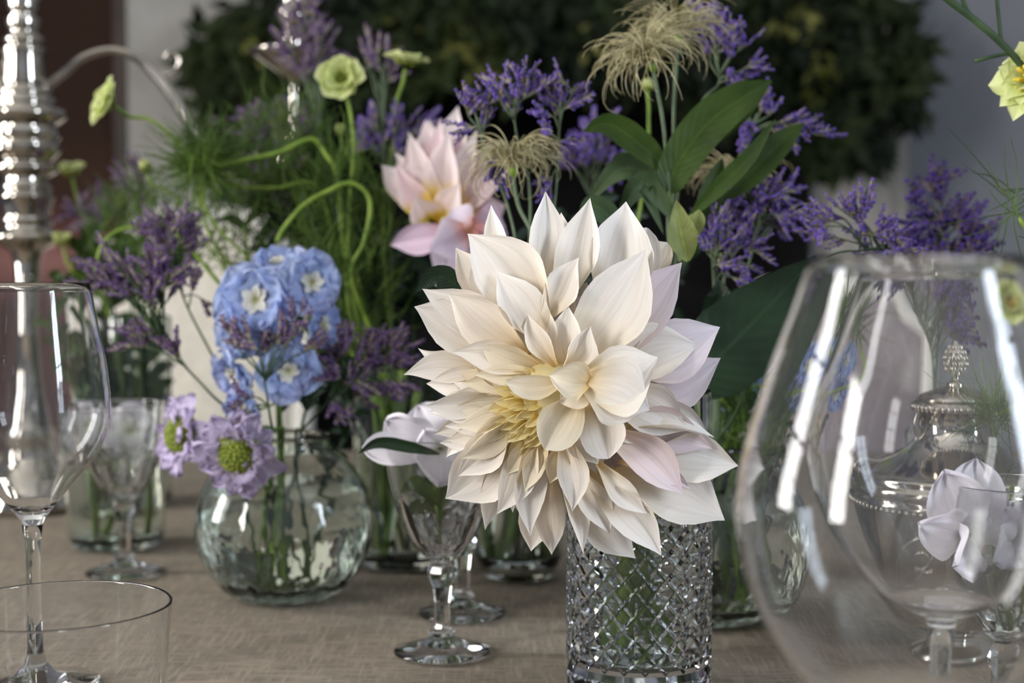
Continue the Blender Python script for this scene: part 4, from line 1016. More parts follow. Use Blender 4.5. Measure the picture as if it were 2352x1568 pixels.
# ------------------------------------------------------------------ clematis seed heads
def seedhead(px, py, y, R, axis, path, vase, label, seed, n=120, droop=1.0, off=(0, 0)):
    rng = random.Random(seed); k_ = M1(y); c = P(px, py, y)
    pts = stem_to(path, y, vase, .014, off); pts[0] = c
    t = thing('clematis_seed_head', pts[-1], label, 'seed head', 'straw clematis seed heads')
    pp = smooth_path(pts, 36); s = MB(); s.tube(pp, .0013, 6); s.build('stem', STEM_GREY, t)
    ax = Vector(axis).normalized(); a1 = ax.orthogonal().normalized(); a2 = ax.cross(a1)
    b = MB(); b.tube([c - ax * .002, c + ax * .001, c + ax * .004, c + ax * .006], [.0014, .0026, .003, .0016], 10); b.build('receptacle', STEM_PALE, t)
    m = MB(); Rm = R * k_
    for i in range(n):
        q = rng.uniform(0, 2 * math.pi); th = math.radians(abs(rng.gauss(22, 20)))
        rad = a1 * math.cos(q) + a2 * math.sin(q)
        d = ax * math.cos(th) + rad * math.sin(th); tv_ = ax.cross(rad) + Vector((rng.gauss(0, .25), rng.gauss(0, .25), rng.gauss(0, .25))); tv_.normalize()
        p = c + ax * .004 + rad * .0015; pts_ = [p.copy()]; L = Rm * rng.uniform(1.1, 1.8); st = L / 12
        k0 = rng.uniform(.10, .24) * droop; k1 = rng.uniform(.2, .9)
        for s_ in range(12):
            p = p + d * st; pts_.append(p.copy())
            d = Quaternion(tv_, k0 + (k1 * ((s_ - 6) / 6) ** 2 if s_ > 6 else 0)) @ d
        m.tube(pts_, [.00062 - .00004 * j_ for j_ in range(13)], 4, cap=False)
    m.build('plumes', PLUME, t, kind='stuff')
    return t
seedhead(1178, 400, .93, 100, (-.05, -.1, 1), [(1178, 400), (1190, 470), (1240, 620)], 'stems', 'straw seed head curling over beside the pink dahlia', 1, 150, 1.35, off=(.004, -.012))
seedhead(1500, 160, .93, 112, (-.35, -.3, .85), [(1500, 160), (1525, 300), (1535, 500), (1500, 700)], 'stems', 'large straw seed head at the top above the long leaves', 2, 170, 1.1, off=(.022, -.006))
seedhead(1557, 100, .97, 104, (-.1, .1, 1), [(1557, 100), (1548, 250), (1545, 480), (1500, 700)], 'stems', 'straw seed head partly hidden behind the largest seed head', 3, 130, 1.0, off=(.024, .006))
seedhead(1690, 440, 1.0, 98, (-.05, -.2, .9), [(1690, 440), (1675, 520), (1650, 800)], 'bubble1622', 'sparse grey seed head crossed by a narrow leaf', 4, 90, 1.2, off=(-.01, .01))

# ------------------------------------------------------------------ broad leaves around the dahlia
def leafy(name, base, label, leaves, cat='leaf', stem=None, mat=LEAF, stemmat=STEM):
    t = thing(name, base, label, cat)
    if stem: s = MB(); s.tube(smooth_path(stem, 40), .0016, 7); s.build('stem', stemmat, t)
    for pts, w, kw in leaves:
        m = MB(); mt_ = kw.pop('mat', mat); leaf(m, pts, w, **kw); m.build('leaf', mt_, t)
    return t
yl_ = .93; K = M1(yl_)
stv = XY['stems']; bbv = XY['bubble1622']
leafy('leafy_clematis_stem', (stv[0] + .02, stv[1], TZ + .014), 'leafy stem with long smooth green leaves above the dahlia', [
    (pix([(1532, 440), (1560, 370), (1640, 270), (1772, 185)], yl_), 96 * K, dict(fold=.3, tw=.25, prof=[.40, .68, .92, 1.0, 1.0, .72, .05])),
    (pix([(1540, 400), (1480, 340), (1400, 285), (1338, 302)], yl_), 66 * K, dict(fold=.2, tw=.4)),
    (pix([(1580, 500), (1650, 430), (1720, 360), (1782, 272)], yl_ - .01), 42 * K, dict(fold=.6, tw=.3)),
    (pix([(1560, 430), (1600, 320), (1700, 240), (1760, 200)], yl_ + .02), 90 * K, dict(fold=.2)),
    (pix([(1640, 470), (1720, 400), (1790, 330), (1850, 280)], yl_ + .03), 70 * K, dict(fold=.3)),
    (pix([(1530, 470), (1480, 400), (1420, 390), (1345, 470)], yl_ + .01), 64 * K, dict(fold=.5, tw=-.3, mat=LEAF_GREY)),
    (pix([(1530, 480), (1490, 420), (1455, 440), (1420, 500)], yl_), 56 * K, dict(fold=.5, mat=LEAF_GREY)),
    (pix([(1520, 470), (1480, 410), (1430, 370), (1400, 380)], yl_ + .02), 54 * K, dict(fold=.5, mat=LEAF_GREY)),
    (pix([(1540, 500), (1510, 450), (1480, 425), (1525, 540)], yl_ - .01), 44 * K, dict(fold=.4, mat=LEAF_GREY)),
    (pix([(1420, 560), (1400, 500), (1360, 470), (1330, 490)], yl_ - .02), 56 * K, dict(fold=.3, mat=LEAF_GREY)),
    (pix([(1580, 600), (1570, 560), (1562, 520), (1553, 458)], yl_ - .08), 64 * K, dict(fold=.5, mat=LEAF_LIGHT)),
    (pix([(1560, 600), (1575, 540), (1600, 505), (1606, 480)], yl_ - .075), 46 * K, dict(fold=.5, mat=LEAF_LIGHT)),
    (pix([(1570, 560), (1620, 480), (1640, 420), (1660, 360)], yl_ + .02), 60 * K, dict(fold=.3)),
    ], 'foliage', stem_to([(1532, 440), (1545, 520), (1520, 700), (1480, 900)], yl_, 'stems', .014, (.02, 0)))
leafy('broad_leaf', (bbv[0], bbv[1], TZ + .014), 'very broad dark green leaf right of the dahlia petals', [
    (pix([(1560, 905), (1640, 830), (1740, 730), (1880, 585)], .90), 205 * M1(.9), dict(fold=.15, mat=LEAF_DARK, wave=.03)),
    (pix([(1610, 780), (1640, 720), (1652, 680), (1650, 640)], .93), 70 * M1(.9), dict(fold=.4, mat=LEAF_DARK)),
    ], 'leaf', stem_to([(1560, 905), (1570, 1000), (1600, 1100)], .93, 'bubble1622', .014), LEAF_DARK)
leafy('small_leaf', (cryx, cryy, TZ + .02), 'small dark green leaf showing left of the upper dahlia petals', [
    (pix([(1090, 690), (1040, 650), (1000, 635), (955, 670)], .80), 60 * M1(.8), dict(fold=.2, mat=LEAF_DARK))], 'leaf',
    pix([(1090, 690), (1200, 800)], .80) + [Vector((cryx - .006, cryy + .004, TZ + .12)), Vector((cryx + .004, cryy - .006, TZ + .03))])
g1 = XY['goblet1']

# ------------------------------------------------------------------ dark filler foliage in the arrangements
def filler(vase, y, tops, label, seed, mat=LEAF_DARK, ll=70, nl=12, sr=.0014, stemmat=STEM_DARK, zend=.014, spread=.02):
    rng = random.Random(seed); vx, vy = XY[vase]
    for q, (tx, ty) in enumerate(tops):
        a = rng.uniform(0, 6.28); r = spread * rng.uniform(.3, 1)
        yy = y + rng.uniform(-.03, .03)
        top = P(tx, ty, yy); base = Vector((vx + r * math.cos(a), vy + r * math.sin(a), TZ + zend))
        mid = mouth_point(vase, top, base); rng.gauss(0, .008)
        t = thing('foliage_stem', base, label[q] if isinstance(label, list) else label, 'foliage', None if isinstance(label, list) else 'leafy filler stems')
        pp = smooth_path([top, top.lerp(mid, .5) + Vector((0, 0, .006)), mid, base] if top.z > mid.z + .02 else [top, top.lerp(base, .5), base], 24); s = MB(); s.tube(pp, sr, 6); s.build('stem', stemmat, t)
        for i in range(nl):
            f = i / nl * .55; p = pp[int(f * 24)]; q_ = i * 2.4 + rng.random()
            d = Vector((math.cos(q_), math.sin(q_) * .6, rng.uniform(.2, .8))).normalized()
            L = ll * M1(y) * rng.uniform(.6, 1.2)
            m = MB(); leaf(m, [p, p + d * L * .5 + Vector((0, 0, .006)), p + d * L], L * rng.uniform(.3, .45), fold=.3, tw=rng.uniform(-.6, .6), nu=8, nv=4)
            m.build('leaf', mat, t)
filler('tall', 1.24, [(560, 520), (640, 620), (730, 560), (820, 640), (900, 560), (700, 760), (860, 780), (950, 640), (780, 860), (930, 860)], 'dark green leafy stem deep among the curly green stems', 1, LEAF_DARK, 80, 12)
filler('leafy', 1.5, [(180, 560), (250, 600), (330, 560), (300, 680), (380, 600), (230, 720), (340, 760), (150, 660), (120, 740), (260, 840), (190, 800)], 'dark leafy stem in the tall vase behind the left wine glass', 2, LEAF, 85, 12, spread=.014)
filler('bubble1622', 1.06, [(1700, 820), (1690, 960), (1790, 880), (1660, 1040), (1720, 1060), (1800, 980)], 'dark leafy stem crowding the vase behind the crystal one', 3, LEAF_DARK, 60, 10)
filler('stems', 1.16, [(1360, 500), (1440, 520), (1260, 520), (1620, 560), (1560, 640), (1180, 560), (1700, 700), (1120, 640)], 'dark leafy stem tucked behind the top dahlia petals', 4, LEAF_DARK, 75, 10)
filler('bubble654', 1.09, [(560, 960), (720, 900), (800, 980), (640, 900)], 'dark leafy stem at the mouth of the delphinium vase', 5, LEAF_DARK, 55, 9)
# thick bare stems standing in the vases
def bare(vase, y, tops, r, label, mat=STEM, seed=0, zend=.012, spread=.022):
    rng = random.Random(seed); vx, vy = XY[vase]
    for q, (tx, ty) in enumerate(tops):
        a = q * 2.1; base = Vector((vx + spread * math.cos(a), vy + spread * .8 * math.sin(a), TZ + zend)); top = P(tx, ty, y)
        m = MB(); m.tube(smooth_path([top, top.lerp(base, .5) + Vector((rng.gauss(0, .003), 0, 0)), base], 20), r, 9)
        o = m.build('flower_stem', mat); o['label'] = label; o['category'] = 'stem'; o['group'] = 'bare green stems standing in the vases'
bare('stems', 1.12, [(1150, 1010), (1185, 1000), (1220, 1010), (1250, 1000)], .0042, 'thick bare green stem standing in the vase behind the dahlia', STEM, 1)
bare('tall', 1.17, [(860, 900), (900, 880), (960, 900), (880, 840), (925, 850)], .0036, 'pale bare stem in the cylinder vase of curly greenery', STEM_PALE, 2, spread=.028)
bare('leafy', 1.5, [(280, 720), (330, 710), (360, 730)], .0028, 'dark bare stem in the tall vase behind the wine glass', STEM_DARK, 3, spread=.016)
bare('bubble1622', 1.0, [(1640, 1080), (1690, 1080), (1600, 1060)], .0026, 'green stem in the vase behind the crystal one', STEM, 4)
bare('crystal', .782, [(1440, 1150), (1500, 1160), (1420, 1140)], .0036, 'pale green stem seen through the cut crystal', STEM_PALE, 5, .026, .016)

# ------------------------------------------------------------------ curly pale stems, feathery foliage and pale green blooms
yn = 1.16; tv = XY['tall']
PALEG = petal_mat('pale_green_petal', [(0, lin((150, 168, 52))), (.35, lin((196, 208, 120))), (1, lin((222, 228, 172)))], .35, .2)
GREENC = leaf_mat('green_flower_centre', lin((84, 102, 26)), lin((146, 154, 58)), 400, .6, .1)
def bloom(px, py, y, R, ax, n, mat, cmat, label, path, vase, cat, name, rings=2, cup=.35, tilt=.5, cr=.32, group=None, seed=0, stemmat=STEM_PALE, off=(0, 0), rnd=True, wid=1.0, sr=.0016, tint=W_, ruf=.06, fuzz=0, zend=.014, elong=1.0, frill=0.0):
    """cup-shaped flower: rings of petals round a centre, facing along ax"""
    rng = random.Random(seed); c = P(px, py, y); k_ = M1(y) * R
    pts = stem_to(path, y, vase, zend, off)
    ax = Vector(ax).normalized(); a1 = ax.orthogonal().normalized(); a2 = ax.cross(a1)
    pts[0] = c - ax * k_ * .15
    t = thing(name, pts[-1], label, cat, group)
    s = MB(); s.tube(smooth_path(pts, 40), sr, 7); s.build('stem', stemmat, t)
    for r in range(rings):
        for i in range(n):
            q = 2 * math.pi * (i + r * .5) / n + rng.gauss(0, .06); rad = a1 * math.cos(q) + a2 * math.sin(q)
            l = k_ * (1 - .24 * r) * rng.uniform(.9, 1.08)
            up = tilt + .35 * r + (rng.uniform(-.25, .25) if frill else 0)
            B = c + rad * k_ * .12; T = c + (rad * math.cos(up) + ax * math.sin(up)) * l
            m = MB(); petal(m, B, T, l * 2.0 * wid * math.pi / n * 1.25, cup, .10, 0, rng.uniform(-.2, .2), .04, ruf, seed=i + r * 7, nu=9, nv=9, rnd=rnd, view=ax, frill=frill)
            o = m.build('petal', mat, t); o.color = tint
    ce = MB(); cR = k_ * cr
    for i in range(fuzz or 26):
        u = (i + .5) / (fuzz or 26); th = math.acos(1 - u * .95); q = i * 2.39996
        d = ax * math.cos(th) + (a1 * math.cos(q) + a2 * math.sin(q)) * math.sin(th)
        p0 = c + d * cR * .3; ce.tube([p0, c + d * cR * elong, c + d * cR * elong * 1.12], [cR * .10, cR * .17, cR * .06], 5)
    ce.build('flower_centre', cmat, t, kind='stuff')
    return t
gg = 'pale green blooms on curly stems'
bloom(785, 182, yn, 60, (-.05, -1, .15), 8, PALEG, GREENC, 'round pale green bloom facing out, beside the candelabra cup', [(785, 190), (805, 260), (812, 350), (803, 480), (800, 700), (880, 900)], 'tall', 'flower', 'green_bloom', 2, .4, .35, .3, gg, 1, off=(-.01, -.01))
bloom(932, 150, 1.2, 58, (.15, -.1, 1), 8, PALEG, GREENC, 'pale green bloom in profile on an upright curved stem', [(932, 155), (925, 190), (907, 245), (905, 300), (880, 520), (900, 800)], 'tall', 'flower', 'green_bloom', 2, .4, .25, .4, gg, 2, off=(.01, .01))
bloom(255, 240, 1.2, 62, (-.75, -.5, .35), 8, PALEG, GREENC, 'pale green bloom tilted left towards the candelabra', [(262, 245), (300, 268), (345, 275), (400, 320), (440, 385), (520, 600), (760, 900)], 'tall', 'flower', 'green_bloom', 2, .4, .3, .42, gg, 3, off=(-.02, .0))
bloom(338, 390, 1.2, 26, (-.2, -.6, .7), 6, PALEG, GREENC, 'small pale green bud left of the feathery foliage', [(338, 395), (350, 420), (420, 470), (540, 640), (780, 900)], 'tall', 'flower', 'green_bud', 2, .9, 1.1, .5, gg, 4, off=(-.024, .004), sr=.0011)
bloom(782, 305, 1.22, 22, (0, -.8, .6), 6, PALEG, GREENC, 'tiny green bud under the round pale green bloom', [(782, 308), (785, 360), (780, 500), (840, 900)], 'tall', 'flower', 'green_bud', 2, .9, 1.1, .5, gg, 5, sr=.001)
bloom(1487, 205, 1.12, 26, (0, -.5, .8), 6, PALEG, GREENC, 'green bud beneath the largest straw seed head', [(1487, 212), (1490, 270), (1480, 420), (1400, 800)], 'stems', 'flower', 'green_bud', 2, .9, 1.1, .5, gg, 6, sr=.0012)
bloom(165, 400, 1.5, 40, (0, -.3, 1), 6, PALEG, GREENC, 'faded yellow-green bloom next to the candelabra', [(165, 405), (180, 460), (230, 600), (300, 850)], 'leafy', 'flower', 'green_bloom', 1, .5, .5, .5, gg, 7, sr=.0016)
bloom(145, 560, 1.46, 34, (0, -.3, 1), 6, PALEG, GREENC, 'small yellow-green bloom low by the candelabra foot', [(145, 565), (165, 620), (240, 720), (310, 900)], 'leafy', 'flower', 'green_bloom', 1, .5, .7, .5, gg, 8, sr=.0016)
def curl(pts, y, label, r=.0026, vase='tall', off=(0, 0), zend=.014):
    p = stem_to(pts, y, vase, zend, off); m = MB(); q = smooth_path(p, 70)
    m.tube(q, r, 8); o = m.build('curly_stem', STEM_PALE); tag(o, label, 'stem', 'curly pale green stems'); return o
curl([(430, 405), (470, 390), (560, 368), (640, 350), (695, 325), (725, 322), (752, 360), (775, 405), (790, 560), (850, 900)], yn, 'curly pale stem arching level from the feathery tuft', .0021)
curl([(520, 420), (560, 430), (640, 430), (700, 418), (735, 440), (770, 560), (860, 900)], yn + .02, 'thin curly pale stem just below the arching one', .0015, off=(.006, .01))
curl([(636, 555), (655, 520), (700, 470), (760, 436), (805, 420), (843, 445), (850, 490), (835, 560), (810, 640), (860, 900)], yn - .03, 'curly pale stem looping over above the blue delphinium', .0019, off=(-.012, -.01))
curl([(218, 625), (232, 570), (262, 535), (310, 520), (380, 520), (430, 560), (560, 700), (800, 950)], yn + .03, 'curly pale stem drooping left behind the mauve statice', .0018, off=(-.026, .0))
def feathery(px, py, y, rx, ry, n, label, vase, seed, L=120, mode='burst', path=None, r=.00055, mat=FENNEL, off=(0, 0), thr=.0013):
    rng = random.Random(seed); k_ = M1(y)
    pts = stem_to(path or [(px, py), (px + 40, py + 150), (XY[vase][0] / M1(XY[vase][1]) + CX, 900)], y, vase, .014, off)
    t = thing('feathery_foliage', pts[-1], label, 'foliage', 'feathery green foliage')
    pp = smooth_path(pts, 30); s = MB(); s.tube(pp, thr, 6); s.build('stem', STEM_PALE, t)
    m = MB()
    for i in range(n):
        if mode == 'burst':
            p = P(px + rng.gauss(0, rx * .25), py + rng.gauss(0, ry * .25), y + rng.gauss(0, .012))
            d = Vector((rng.gauss(0, 1), rng.gauss(0, .6), rng.gauss(.3, 1))).normalized()
        else:
            a = rng.uniform(0, 6.28); q = math.sqrt(rng.random())
            p = P(px + rx * q * math.cos(a), py + ry * q * math.sin(a), y + rng.gauss(0, .02)); d = Vector((rng.gauss(0, .5), rng.gauss(0, .4), rng.gauss(.8, .5))).normalized()
        l = L * k_ * rng.uniform(.4, 1.1); bnd = Vector((rng.gauss(0, .35), rng.gauss(0, .3), rng.gauss(-.05, .3)))
        q = [p, p + d * l * .35, p + d * l * .7 + bnd * l * .2, p + d * l + bnd * l * .5]
        m.tube(q, [r, r, r * .8, r * .4], 3, cap=False)
    m.build('threads', mat, t, kind='stuff')
feathery(462, 375, yn, 70, 70, 420, 'bright green feathery tuft at the end of the arching stem', 'tall', 1, 130)
feathery(790, 520, yn + .01, 110, 170, 460, 'mass of fine green threads under the round pale green bloom', 'tall', 2, 110, 'mass')
feathery(560, 520, yn + .06, 130, 130, 330, 'fine green threads left above the blue delphinium', 'tall', 3, 110, 'mass', off=(-.02, .01))
feathery(660, 360, yn + .06, 120, 110, 260, 'fine green threads around the foot of the candelabra cup', 'tall', 4, 110, 'mass', off=(-.01, .02))
feathery(800, 700, yn + .03, 120, 130, 340, 'fine green threads right of the blue delphinium', 'tall', 5, 100, 'mass', off=(.01, .02))
feathery(330, 560, 1.35, 120, 110, 350, 'blurred green threads left of the mauve statice', 'leafy', 6, 120, 'mass')
feathery(1700, 960, 1.02, 60, 110, 260, 'fine green threads between crystal vase and big wine glass', 'bubble1622', 7, 90, 'mass')
feathery(1900, 720, 1.04, 40, 60, 70, 'sparse green wisps in front of the mauve chair', 'bubble1622', 8, 110)
feathery(2310, 950, .86, 110, 60, 110, 'sparse green wisps hanging across the urn lid', 'side', 9, 170, 'burst', [(2310, 950), (2420, 980), (2540, 1000)], r=.0004)
feathery(2330, 470, .86, 60, 90, 26, 'faint green wisps against the grey wall', 'side', 10, 170, 'burst', [(2340, 500), (2440, 640), (2540, 900)], r=.0004)

# ------------------------------------------------------------------ blue delphinium
BLUE = petal_mat('delphinium_petal', [(0, lin((214, 218, 228))), (.2, lin((178, 190, 220))), (.6, lin((162, 178, 218))), (1, lin((194, 200, 226)))], .35, .3, veincol=(.82, .88, .98, 1))
BEE = petal_mat('delphinium_eye', [(0, lin((170, 168, 100))), (.4, lin((214, 212, 196))), (1, lin((226, 226, 222)))], .3, .1)
def delphinium(y, florets, path, vase, label, seed, off=(0, 0)):
    rng = random.Random(seed); pts = stem_to(path, y + .02, vase, .014, off)
    t = thing('delphinium', pts[-1], label, 'flower'); pp = smooth_path(pts, 40); s = MB(); s.tube(pp, .0022, 8); s.build('stem', STEM, t)
    for fi, (px, py, R, ax, dy) in enumerate(florets):
        c = P(px, py, y + dy); k_ = M1(y) * R; ax = Vector(ax).normalized(); a1 = ax.orthogonal().normalized(); a2 = ax.cross(a1)
        near = min(pp, key=lambda q: (q - c).length); ps = MB(); ps.tube(smooth_path([c, c.lerp(near, .5) - Vector((0, 0, .004)), near], 8), .0009, 5); fl = ps.build('floret', STEM, t)
        ph = rng.uniform(0, 6)
        for r, (n_, sc_, tl) in enumerate(((5, 1.0, .22), (5, .82, .42))):
            for i in range(n_):
                q = ph + 2 * math.pi * (i + .5 * r) / n_ + rng.gauss(0, .08); rad = a1 * math.cos(q) + a2 * math.sin(q)
                l = k_ * sc_ * rng.uniform(.88, 1.1); T = c + (rad * math.cos(tl) + ax * math.sin(tl)) * l
                m = MB(); petal(m, c + rad * k_ * .08, T, l * 1.05, .25, .08, 0, rng.uniform(-.3, .3), rng.uniform(-.12, .12), .20, seed=i + fi * 5 + r, nu=11, nv=12, rnd=True, view=ax, frill=.07)
                o = m.build('petal', BLUE, fl); o.color = rng.choice(((1, 1, 1, 1), (.94, .97, 1, 1), (1, .96, 1, 1), (.88, .92, 1, 1)))
        for i in range(6):
            q = ph + 2 * math.pi * i / 6 + rng.gauss(0, .2); rad = a1 * math.cos(q) + a2 * math.sin(q)
            m = MB(); petal(m, c + ax * k_ * .10, c + ax * k_ * .22 + rad * k_ * .36, k_ * .26, .4, .15, 0, .2, .1, .03, seed=i, nu=5, nv=4, rnd=True, view=ax); m.build('eye_petal', BEE, fl)
    return t
delphinium(1.02, [(592, 690, 100, (-.15, -1, .1), -.012), (712, 650, 84, (.45, -1, .1), 0), (640, 612, 70, (-.05, -.45, 1), .012), (555, 770, 74, (-.6, -.7, -.1), .008), (545, 855, 72, (-.5, -.6, -.35), .002), (662, 850, 78, (.15, -1, -.15), -.008), (560, 930, 52, (-.3, -.8, -.4), -.002), (735, 745, 66, (.8, -.6, 0), .012), (630, 770, 70, (0, -1, -.2), .004)],
           [(640, 600), (645, 760), (640, 900), (648, 1020)], 'bubble654', 'pale blue delphinium cluster rising from the round bubble vase', 1)
delphinium(1.06, [(1800, 830, 66, (.3, -1, .1), 0), (1870, 810, 60, (.5, -.8, .3), .01), (1770, 880, 56, (-.3, -1, -.2), 0), (1850, 890, 58, (.3, -1, -.3), 0), (1660, 900, 44, (-.2, -1, 0), .03), (1655, 960, 44, (-.2, -1, -.2), .03)],
           [(1830, 790), (1800, 900), (1740, 1000)], 'bubble1622', 'blue delphinium seen through the big burgundy wine glass', 2, off=(.01, .0))

# ------------------------------------------------------------------ lilac scabious
LILAC = petal_mat('lilac_petal', [(0, lin((234, 230, 230))), (.35, lin((216, 206, 226))), (1, lin((202, 188, 222)))], .35, .25)
def scab(px, py, y, R, ax, label, seed, path, off):
    return bloom(px, py, y, R, ax, 13, LILAC, GREENC, label, path, 'bubble654', 'flower', 'scabious', 3, .3, .10, .44, 'lilac scabious flowers', seed, STEM, off, True, .85, .0014, ruf=.22, fuzz=130, frill=.16)
scab(552, 1035, .985, 112, (-.2, -1, -.3), 'lilac scabious with a green centre hanging over the bubble vase', 1, [(550, 1040), (600, 1005), (640, 985), (660, 1060)], (-.008, -.006))
scab(430, 1000, 1.03, 108, (-.75, -.6, .05), 'lilac scabious turned away at the left of the bubble vase', 2, [(440, 1000), (500, 985), (600, 980), (640, 1060)], (-.014, .004))

# ------------------------------------------------------------------ white blooms
WHITE = petal_mat('white_petal', [(0, lin((214, 218, 190))), (.3, lin((226, 222, 226))), (1, lin((234, 230, 238)))], .35, .3)
def white_bloom(c_px, y, plist, path, vase, label, off=(0, 0), zend=.07, group='white ruffled flowers', tint=W_):
    pts = stem_to(path, y, vase, zend, off)
    t = thing('white_bloom', pts[-1], label, 'flower', group); s = MB(); s.tube(smooth_path(pts, 24), .0014, 7); s.build('stem', STEM, t)
    for i, (tx, ty, w, dy, kw) in enumerate(plist):
        m = MB(); petal(m, P(c_px[0], c_px[1], y), P(tx, ty, y + dy), w * M1(y), kw.get('cup', .3), kw.get('arch', .12), kw.get('roll', 0), kw.get('tw', .2), kw.get('tc', 0), .10, seed=i, nu=14, nv=14, rnd=True, frill=.06)
        o = m.build('petal', WHITE, t); o.color = tint
    return t
white_bloom((1010, 1030), .90, [(885, 960, 130, .0, dict(roll=.3)), (960, 930, 120, .015, dict()), (830, 1030, 90, -.005, dict(roll=-.5)), (1010, 1115, 150, -.02, dict(cup=.4)), (1060, 1090, 120, -.01, dict()), (975, 985, 110, -.015, dict(cup=.5))],
            [(1010, 1030), (1000, 1100), (1012, 1180)], 'goblet1', 'white ruffled flower in the cut goblet beneath the dahlia')
lf_ = leafy('goblet_greens', (g1[0], g1[1], TZ + .07), 'green leaves and stems filling the goblet under the dahlia', [
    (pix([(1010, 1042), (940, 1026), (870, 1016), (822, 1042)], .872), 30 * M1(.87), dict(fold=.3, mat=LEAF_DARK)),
    (pix([(1010, 1160), (960, 1110), (920, 1130)], .9), 40 * M1(.9), dict(fold=.3)),
    (pix([(1010, 1170), (1040, 1100), (1090, 1080)], .9), 40 * M1(.9), dict(fold=.3)),
    (pix([(1005, 1180), (990, 1120), (1000, 1060)], .91), 36 * M1(.9), dict(fold=.3)),
    (pix([(1010, 1190), (960, 1160), (935, 1190)], .905), 30 * M1(.9), dict(fold=.3)),
    ], 'foliage', pix([(1012, 1040), (1000, 1110)], .9) + [Vector((g1[0], g1[1], TZ + .07))])
white_bloom((2235, 1230), .695, [(2170, 1080, 160, -.01, dict(cup=.35)), (2250, 1050, 150, .0, dict()), (2110, 1200, 130, -.015, dict(roll=.3)), (2200, 1300, 150, -.02, dict(cup=.4)), (2330, 1140, 150, .0, dict())],
            [(2235, 1230), (2300, 1250), (2330, 1330)], 'goblet4', 'white ruffled flower leaning from the goblet of water by the urn', zend=.07)
white_bloom((2345, 1240), .70, [(2290, 1160, 120, -.01, dict(cup=.4)), (2380, 1150, 130, .0, dict()), (2300, 1290, 130, -.02, dict(cup=.4)), (2400, 1270, 120, -.01, dict())],
            [(2345, 1240), (2345, 1300), (2342, 1380)], 'goblet4', 'second white ruffled flower upright in the goblet of water', zend=.07, off=(.004, .002))
wv = 'white'
white_bloom((300, 990), 1.26, [(250, 950, 90, 0, dict()), (330, 925, 90, 0, dict()), (375, 980, 90, 0, dict()), (290, 1050, 90, -.01, dict())], [(300, 990), (290, 1050), (280, 1120)], wv, 'white flower at the right of the straight clear vase', zend=.014, off=(.01, 0))
white_bloom((215, 980), 1.27, [(170, 940, 90, 0, dict()), (240, 920, 90, 0, dict()), (190, 1040, 90, -.01, dict()), (255, 1030, 80, -.01, dict())], [(215, 980), (240, 1060), (260, 1120)], wv, 'white flower at the left of the straight clear vase', zend=.014, off=(-.012, 0))
bare('white', 1.27, [(330, 1000), (350, 990), (230, 1000)], .0024, 'green stem inside the straight vase of white blooms', STEM, 6)

# ------------------------------------------------------------------ pink dahlia behind
PINK = petal_mat('pink_dahlia_petal', [(0, lin((232, 200, 50))), (.32, lin((236, 208, 90))), (.50, lin((237, 222, 217))), (1, lin((241, 233, 230)))], .35, .3, veincol=(.95, .82, .88, 1))
PINK2 = petal_mat('lilac_pink_petal', [(0, lin((214, 150, 130))), (.4, lin((222, 208, 222))), (1, lin((230, 222, 234)))], .35, .3, veincol=(.95, .86, .92, 1))
def back_dahlia(y, plist, base_path, label, off):
    pts = stem_to(base_path, y + .02, 'stems', .014, off)
    t = thing('dahlia', pts[-1], label, 'flower', None); s = MB(); s.tube(smooth_path(pts, 30), .003, 8); s.build('stem', STEM, t)
    for i, (bx, by, tx, ty, w, dy, mat, tint) in enumerate(plist):
        m = MB(); petal(m, P(bx, by, y), P(tx, ty, y + dy), w * M1(y), .4, .10, .1 * ((i % 3) - 1), .25, .03, .03, seed=i); o = m.build('petal', mat, t); o.color = tint
    return t
MG = (.95, .84, .90, 1)
PW = [(1005, 512, 1005 + 200 * math.cos(a) * (1 if math.cos(a) > 0 else .6), 500 - 230 * math.sin(a), 62, .012 * ((i % 3) - 1), PINK, W_ if i % 2 else (.97, .88, .92, 1)) for i, a in enumerate([.55 + .17 * j for j in range(13)])]
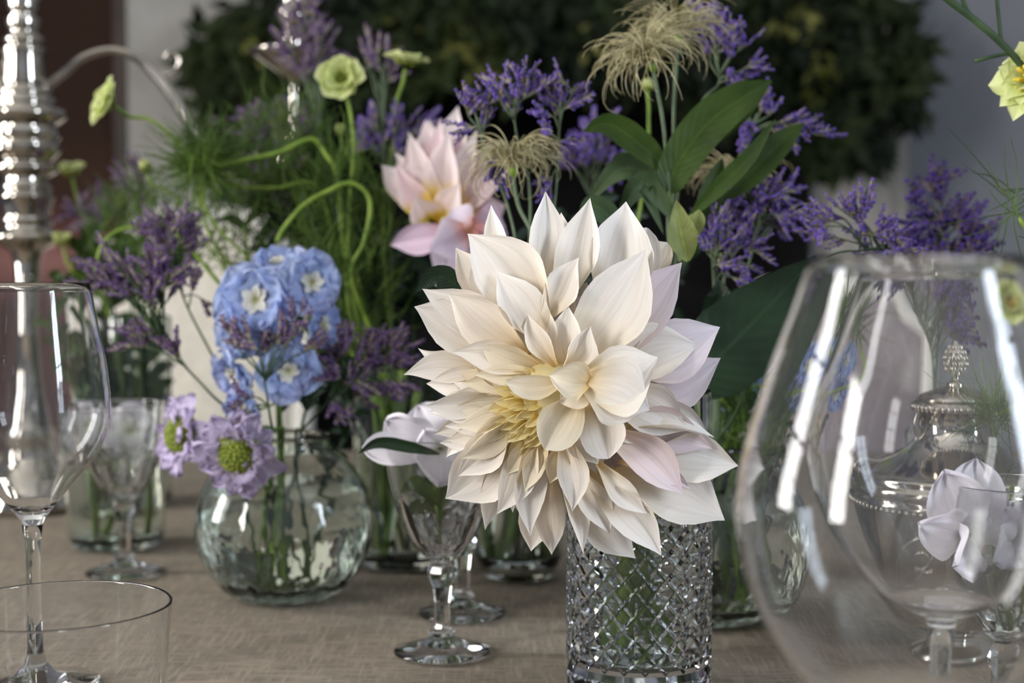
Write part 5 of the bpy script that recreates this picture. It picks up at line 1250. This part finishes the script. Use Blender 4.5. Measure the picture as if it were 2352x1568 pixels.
back_dahlia(1.14, [(1005, 510, 1052, 245, 110, .01, PINK, W_), (1000, 510, 985, 275, 110, .0, PINK, W_), (995, 510, 935, 375, 110, -.01, PINK, W_), (1005, 510, 1030, 300, 90, -.02, PINK, W_),
    (985, 500, 880, 380, 70, .03, PINK, W_), (1010, 510, 1090, 320, 110, .005, PINK, MG), (1015, 515, 1125, 390, 110, .01, PINK, MG), (1020, 520, 1160, 470, 110, .02, PINK, MG), (1010, 520, 1060, 420, 80, -.025, PINK, W_), (995, 515, 950, 450, 80, -.025, PINK, W_),
    (990, 520, 945, 560, 60, .0, LEAF, W_), (1000, 525, 930, 510, 70, -.005, LEAF, W_), (1010, 525, 1000, 590, 60, .0, LEAF, W_)] + PW,
    [(1000, 515), (1040, 640), (1100, 900)], 'pale pink dahlia with a yellow heart behind the cream one', (-.014, .014))
back_dahlia(1.08, [(1070, 530, 985, 575, 110, -.02, PINK2, W_), (1070, 530, 1000, 640, 110, -.01, PINK2, W_), (1075, 530, 1080, 650, 120, 0, PINK2, W_), (1080, 525, 1150, 600, 120, .01, PINK2, MG), (1075, 525, 1040, 480, 80, .01, PINK2, W_), (1080, 520, 1160, 520, 110, .02, PINK2, MG), (1060, 530, 900, 560, 80, .04, PINK2, MG)],
    [(1075, 530), (1110, 700), (1150, 900)], 'lilac-pink dahlia half hidden behind the cream one', (-.004, .018))

# ------------------------------------------------------------------ yellow-green blooms at the right edge
YEL = leaf_mat('yellow_stamen', lin((200, 176, 40)), lin((228, 206, 80)), 200, .6, .2)
bloom(2378, 180, .84, 110, (-.75, -.5, .2), 11, PALEG, YEL, 'pale yellow-green bloom with yellow stamens on the upper branch', [(2372, 190), (2440, 260), (2560, 600), (2566, 900)], 'side', 'flower', 'yellow_bloom', 3, .35, .1, .34, 'yellow-green blooms by the wall', 1, STEM, rnd=False, off=(.0, 0), elong=1.2)
bloom(2345, 690, .53, 72, (-.35, -1, .1), 7, PALEG, YEL, 'soft yellow-green bloom beside the wine glass rim', [(2345, 695), (2420, 730), (2520, 770, .62), (2620, 800, .72)], 'side', 'flower', 'yellow_bloom', 2, .5, .7, .5, 'yellow-green blooms by the wall', 2, STEM, off=(-.01, -.01))
p = stem_to([(2150, -20), (2230, 40), (2300, 100), (2360, 170), (2460, 330), (2550, 700)], .84, 'side', .014, (.008, 0))
br = thing('bare_branch', p[-1], 'slender dark green branch slanting down across the grey wall', 'branch')
m = MB(); m.tube(smooth_path(p, 50), .0022, 7); m.build('stem', STEM_DARK, br)
for pts in ([(2232, 42), (2215, 10), (2205, -30)], [(2300, 100), (2295, 50), (2288, -20)], [(2320, 122), (2280, 130), (2240, 140)]):
    m = MB(); m.tube(smooth_path(pix(pts, .84), 12), .0012, 6); m.build('side_shoot', STEM_DARK, br)
